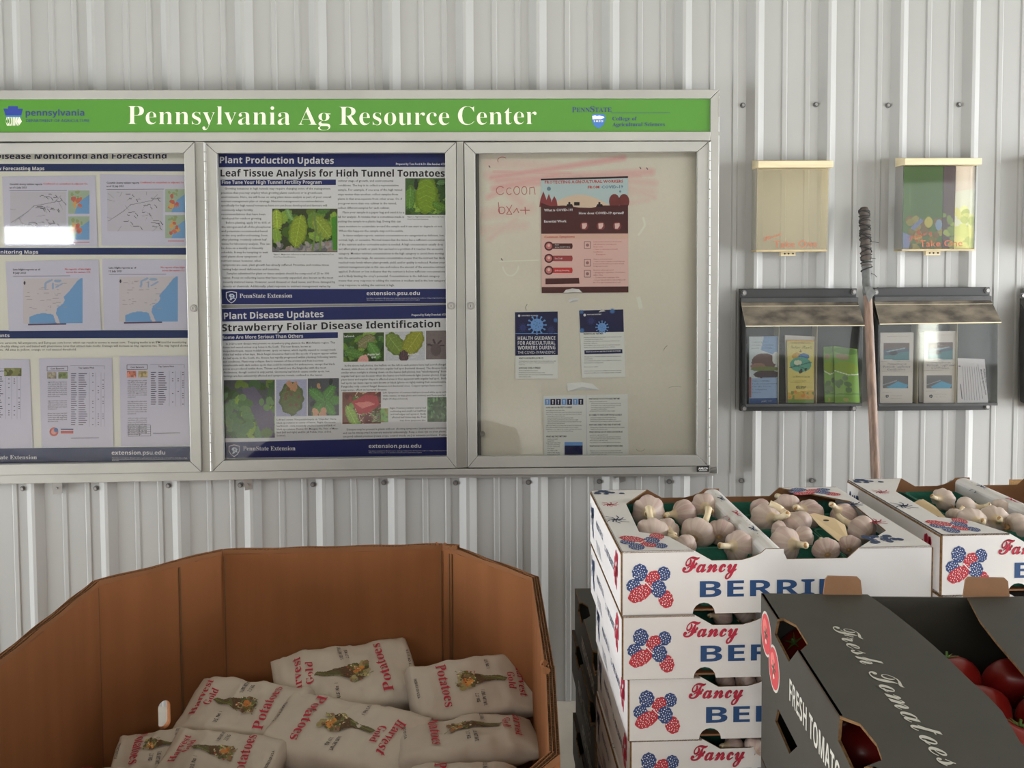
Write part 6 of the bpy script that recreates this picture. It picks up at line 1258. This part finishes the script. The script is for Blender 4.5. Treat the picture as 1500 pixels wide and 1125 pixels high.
# ---- potato bags
M['bagp'] = mat('white_kraft_bag', C(180, 170, 160, 1.25), rough=.62, var=.05, vscale=10, bump=.45, bscale=14, spec=.3)
RB_ = C(176, 44, 62, 1.1)
def bag(A, B, D, T, seed, label, prints=True, ear=0.0, text=('Potatoes', 'Harvest', 'Gold')):
    """A: low-s/high-t corner, B: high-s/high-t, D: low-s/low-t (world points on the bag's top face)"""
    X = B-A; L = X.length; X.normalize(); Yv = A-D; W = (Yv-X*Yv.dot(X)).length; Yv = (Yv-X*Yv.dot(X)).normalized(); Z = X.cross(Yv)
    Cn = (B+D)/2-Z*(T*.5); NS, NA = 46, 44; ex = 3.4; r = random.Random(seed); o1, o2 = Vector((seed*3.1, 7.7, 1)), Vector((seed*1.3, 2.2, 9))
    L *= 1.06; W *= 1.10
    def Bf(s, th):
        q = (s/L+.5); q = min(1, max(0, q)); e0 = min(1, q/.07); endL = (1-(1-e0)**2.4)**.5 if q < .07 else 1.0
        tp = min(1, max(0, (1-q)/.30)); endR = .05+.95*(1-(1-tp)**2.2)
        tt = T*(.06+.94*endL)*endR; ww = W*(.90+.10*endL)*(1+.06*(1-tp))
        c, sn = math.cos(th), math.sin(th); y = ww/2*math.copysign(abs(c)**(2/ex), c); z = tt/2*math.copysign(abs(sn)**(2/ex), sn)
        p = Vector((s, y, z)); f = min(1, tt/T+.2)
        n1 = noise.noise(p*17+o1); n2 = 1-abs(noise.noise(Vector((p.x*22, p.y*9, p.z*14))+o2))*2; n3 = noise.noise(p*46+o2); n4 = 1-abs(noise.noise(Vector((p.x*7+p.y*11, p.y*5-p.x*4, p.z*5))+o1))*2
        dsp = .011*n1*f+.0085*max(0, n2-.45)*(1.5-f)+.0022*n3+.007*max(0, n4-.62)
        dv = Vector((0, c*.6, sn if abs(sn) > .2 else sn)); p += dv*dsp*1.1
        if ear and q > .8 and y > 0: p += Vector((.0, .45, .9))*ear*((q-.8)/.2)**1.5*max(0, y/(W/2))**3
        p.z += -.10*(1-endR)*T*(1 if seed % 2 else -.5); return p
    mb = MB(); Vv = []; Fs = []
    for i in range(NS+1):
        s = -L/2+L*(i/NS)
        for k in range(NA): Vv.append(Bf(s, 2*math.pi*(k+.5)/NA))
    for i in range(NS):
        for k in range(NA): Fs.append((i*NA+k, (i+1)*NA+k, (i+1)*NA+(k+1) % NA, i*NA+(k+1) % NA))
    Fs.append(tuple(range(NA))); Fs.append(tuple(NS*NA+k for k in reversed(range(NA)))); mb.add(Vv, Fs)
    root = mb.build('potato_bag', M['bagp'], None, True); root.matrix_world = Matrix(((X.x, Yv.x, Z.x, Cn.x), (X.y, Yv.y, Z.y, Cn.y), (X.z, Yv.z, Z.z, Cn.z), (0, 0, 0, 1)))
    tag(root, label, 'paper bag', 'white paper bags of potatoes in the bin')
    if not prints: return root
    gs = {}
    def top(s, t):
        q = max(-1, min(1, 2*t/(W*.985))); th = math.acos(math.copysign(abs(q)**(ex/2), q)); return Bf(s, th)
    def PB_(s, t, l=0.0): return top(s, t)+Vector((0, 0, l+.0028))
    TX = lambda a, b, l=0.0: PB_(b, -a, l)
    k = W/.2; kk = L/.32
    mb = MB()
    put_text(mb, TX, text[0], -.074*k, -.088*kk, .072*k, -.086*kk, cap=.026, style='serif', col=RB_, flip=-1, off=.02, lift=.0006)
    mb.build('potatoes_lettering', M['ink'], root)
    mb = MB(); put_text(mb, TX, text[1], -.046*k, .108*kk, .062*k, .100*kk, cap=.021, style='serif', col=RB_, flip=-1, lift=.0006); mb.build('harvest_lettering', M['ink'], root)
    mb = MB(); put_text(mb, TX, text[2], -.016*k, .080*kk, .040*k, .076*kk, cap=.019, style='serif', col=RB_, flip=-1, lift=.0006); mb.build('gold_lettering', M['ink'], root)
    mb = MB(); BK = C(62, 58, 58, 1.0)
    put_text(mb, TX, '5 LBS. NET WT.', .034*k, .006, .082*k, .006, cap=.0085, style='bold', col=BK, flip=-1, lift=.0006, off=.02); put_text(mb, TX, '2.27 KG', .042*k, -.010, .070*k, -.010, cap=.0085, style='bold', col=BK, flip=-1, lift=.0006); put_text(mb, TX, 'U.S. No. 1', -.070*k, .034, -.034*k, .034, cap=.009, style='bold', col=BK, flip=-1, lift=.0006); put_text(mb, TX, 'PRODUCE OF U.S.A.', -.035*k, -.146*kk, .035*k, -.146*kk, cap=.006, style='bold', col=BK, flip=-1, lift=.0006)
    mb.build('small_lettering', M['ink'], root)['kind'] = 'stuff'
    c = Canvas(88, 40); rr = random.Random(seed); OL = C(98, 94, 56, 1.1); BR = C(92, 66, 52, 1.1); YG = C(128, 128, 66, 1.1)
    c.poly([(20, 8), (42, 9), (56, 16), (70, 17), (86, 26), (82, 29), (66, 26), (52, 27), (40, 30), (22, 30)], BR); c.poly([(44, 12), (58, 15), (72, 17), (87, 25), (80, 30), (64, 24), (50, 24)], OL); c.line([(46, 14), (62, 18), (84, 27)], 1.3, YG)
    c.blobs(40, 5, [OL, BR, C(140, 128, 84), C(120, 92, 70), C(150, 140, 100), C(84, 90, 50)], rr, (8, 6, 34, 34)); c.blobs(6, 5, [C(170, 104, 52), C(186, 128, 60)], rr, (16, 18, 28, 30)); c.blobs(24, 1.8, [C(190, 176, 140), C(70, 60, 44), C(150, 70, 50)], rr, (8, 4, 40, 34))
    for _ in range(14): a, b = rr.uniform(6, 36), rr.uniform(2, 36); c.line([(a, b), (a+rr.uniform(-6, 6), b+rr.uniform(-5, 5))], 1.2, YG)
    mb = MB(); c.put(mb, PB_, -.056*kk, .036*k, .080*kk, -.030*k, .0008); mb.build('printed_vegetables', M['ink'], root)['kind'] = 'stuff'
    return root
Z3 = lambda x, y, z: on_z(x, y, z)
bag(Z3(608, 1014, .352), Z3(406, 1048, .352), Z3(603, 927, .43), .078, 3, 'potato bag at the back centre, Potatoes reading upward at its right end')
bag(Z3(412, 1006, .405), Z3(600, 1036, .40), Z3(398, 1086, .362), .078, 14, 'front centre potato bag, flat side up, Potatoes reading downward at left')
bag(Z3(606, 972, .43), Z3(780, 950, .43), Z3(606, 1050, .36), .074, 5, 'potato bag at the right with a raised pointed corner', ear=.13)
bag(Z3(600, 1052, .365), Z3(786, 1036, .365), Z3(574, 1098, .38), .075, 6, 'potato bag at the lower right below the pointed one')
bag(Z3(430, 1083, .345), Z3(262, 1060, .345), Z3(440, 1003, .41), .066, 7, 'potato bag at the upper left of the pile, tilted towards the viewer')
bag(Z3(398, 1150, .325), Z3(236, 1128, .325), Z3(400, 1078, .375), .068, 8, 'potato bag at the left front, vegetables picture near the bottom edge')
bag(Z3(184, 1070, .335), Z3(306, 1058, .34), Z3(150, 1130, .300), .066, 9, 'potato bag at the far left below the hand hole')
bag(Z3(84, 1118, .30), Z3(206, 1122, .30), Z3(60, 1190, .28), .070, 10, 'potato bag showing only its crumpled top edge at the bottom left')
bag(Z3(610, 1112, .375), Z3(770, 1108, .375), Z3(590, 1185, .35), .085, 11, 'potato bag at the bottom right edge of the picture')
w0 = Z3(404, 1096, .335); w1 = Z3(570, 1104, .335); dn = Vector((0, -.035, -.17))
bag(w0+dn, w0, w1+dn, .045, 12, 'potato bag standing upright below the front centre one, Harvest Gold reading level')
u0 = None
for k, (x, y, z, a) in enumerate(((-.75, 2.15, .17, .2), (-.42, 2.32, .20, 0), (-.12, 2.25, .20, .1), (-.62, 1.9, .16, -.1), (-.25, 1.92, .17, .15), (-.72, 1.62, .15, .1), (-.35, 1.6, .15, 0), (-.75, 2.05, .06, .1), (-.4, 2.1, .06, .3), (-.1, 2.0, .06, -.2), (-.6, 1.75, .06, .2), (-.2, 1.7, .06, 0))):
    if u0 is None:
        u0 = bag(Vector((-.15, .1, .045)), Vector((.15, .1, .045)), Vector((-.15, -.1, .045)), .09, 2, '', False); b = u0
    else: b = u0.copy(); COL.objects.link(b)
    b.matrix_world = Matrix.Translation((x, y, z)) @ Matrix.Rotation(a, 4, 'Z')
    b['label'] = 'buried potato bag, %s' % ['left of the upper layer', 'back of the upper layer', 'right of the upper layer', 'middle left of the upper layer', 'middle right of the upper layer', 'front left of the upper layer', 'front middle of the upper layer', 'left of the bottom layer', 'back of the bottom layer', 'right of the bottom layer', 'front left of the bottom layer', 'front right of the bottom layer'][k]
    b['group'] = 'buried bags of potatoes'
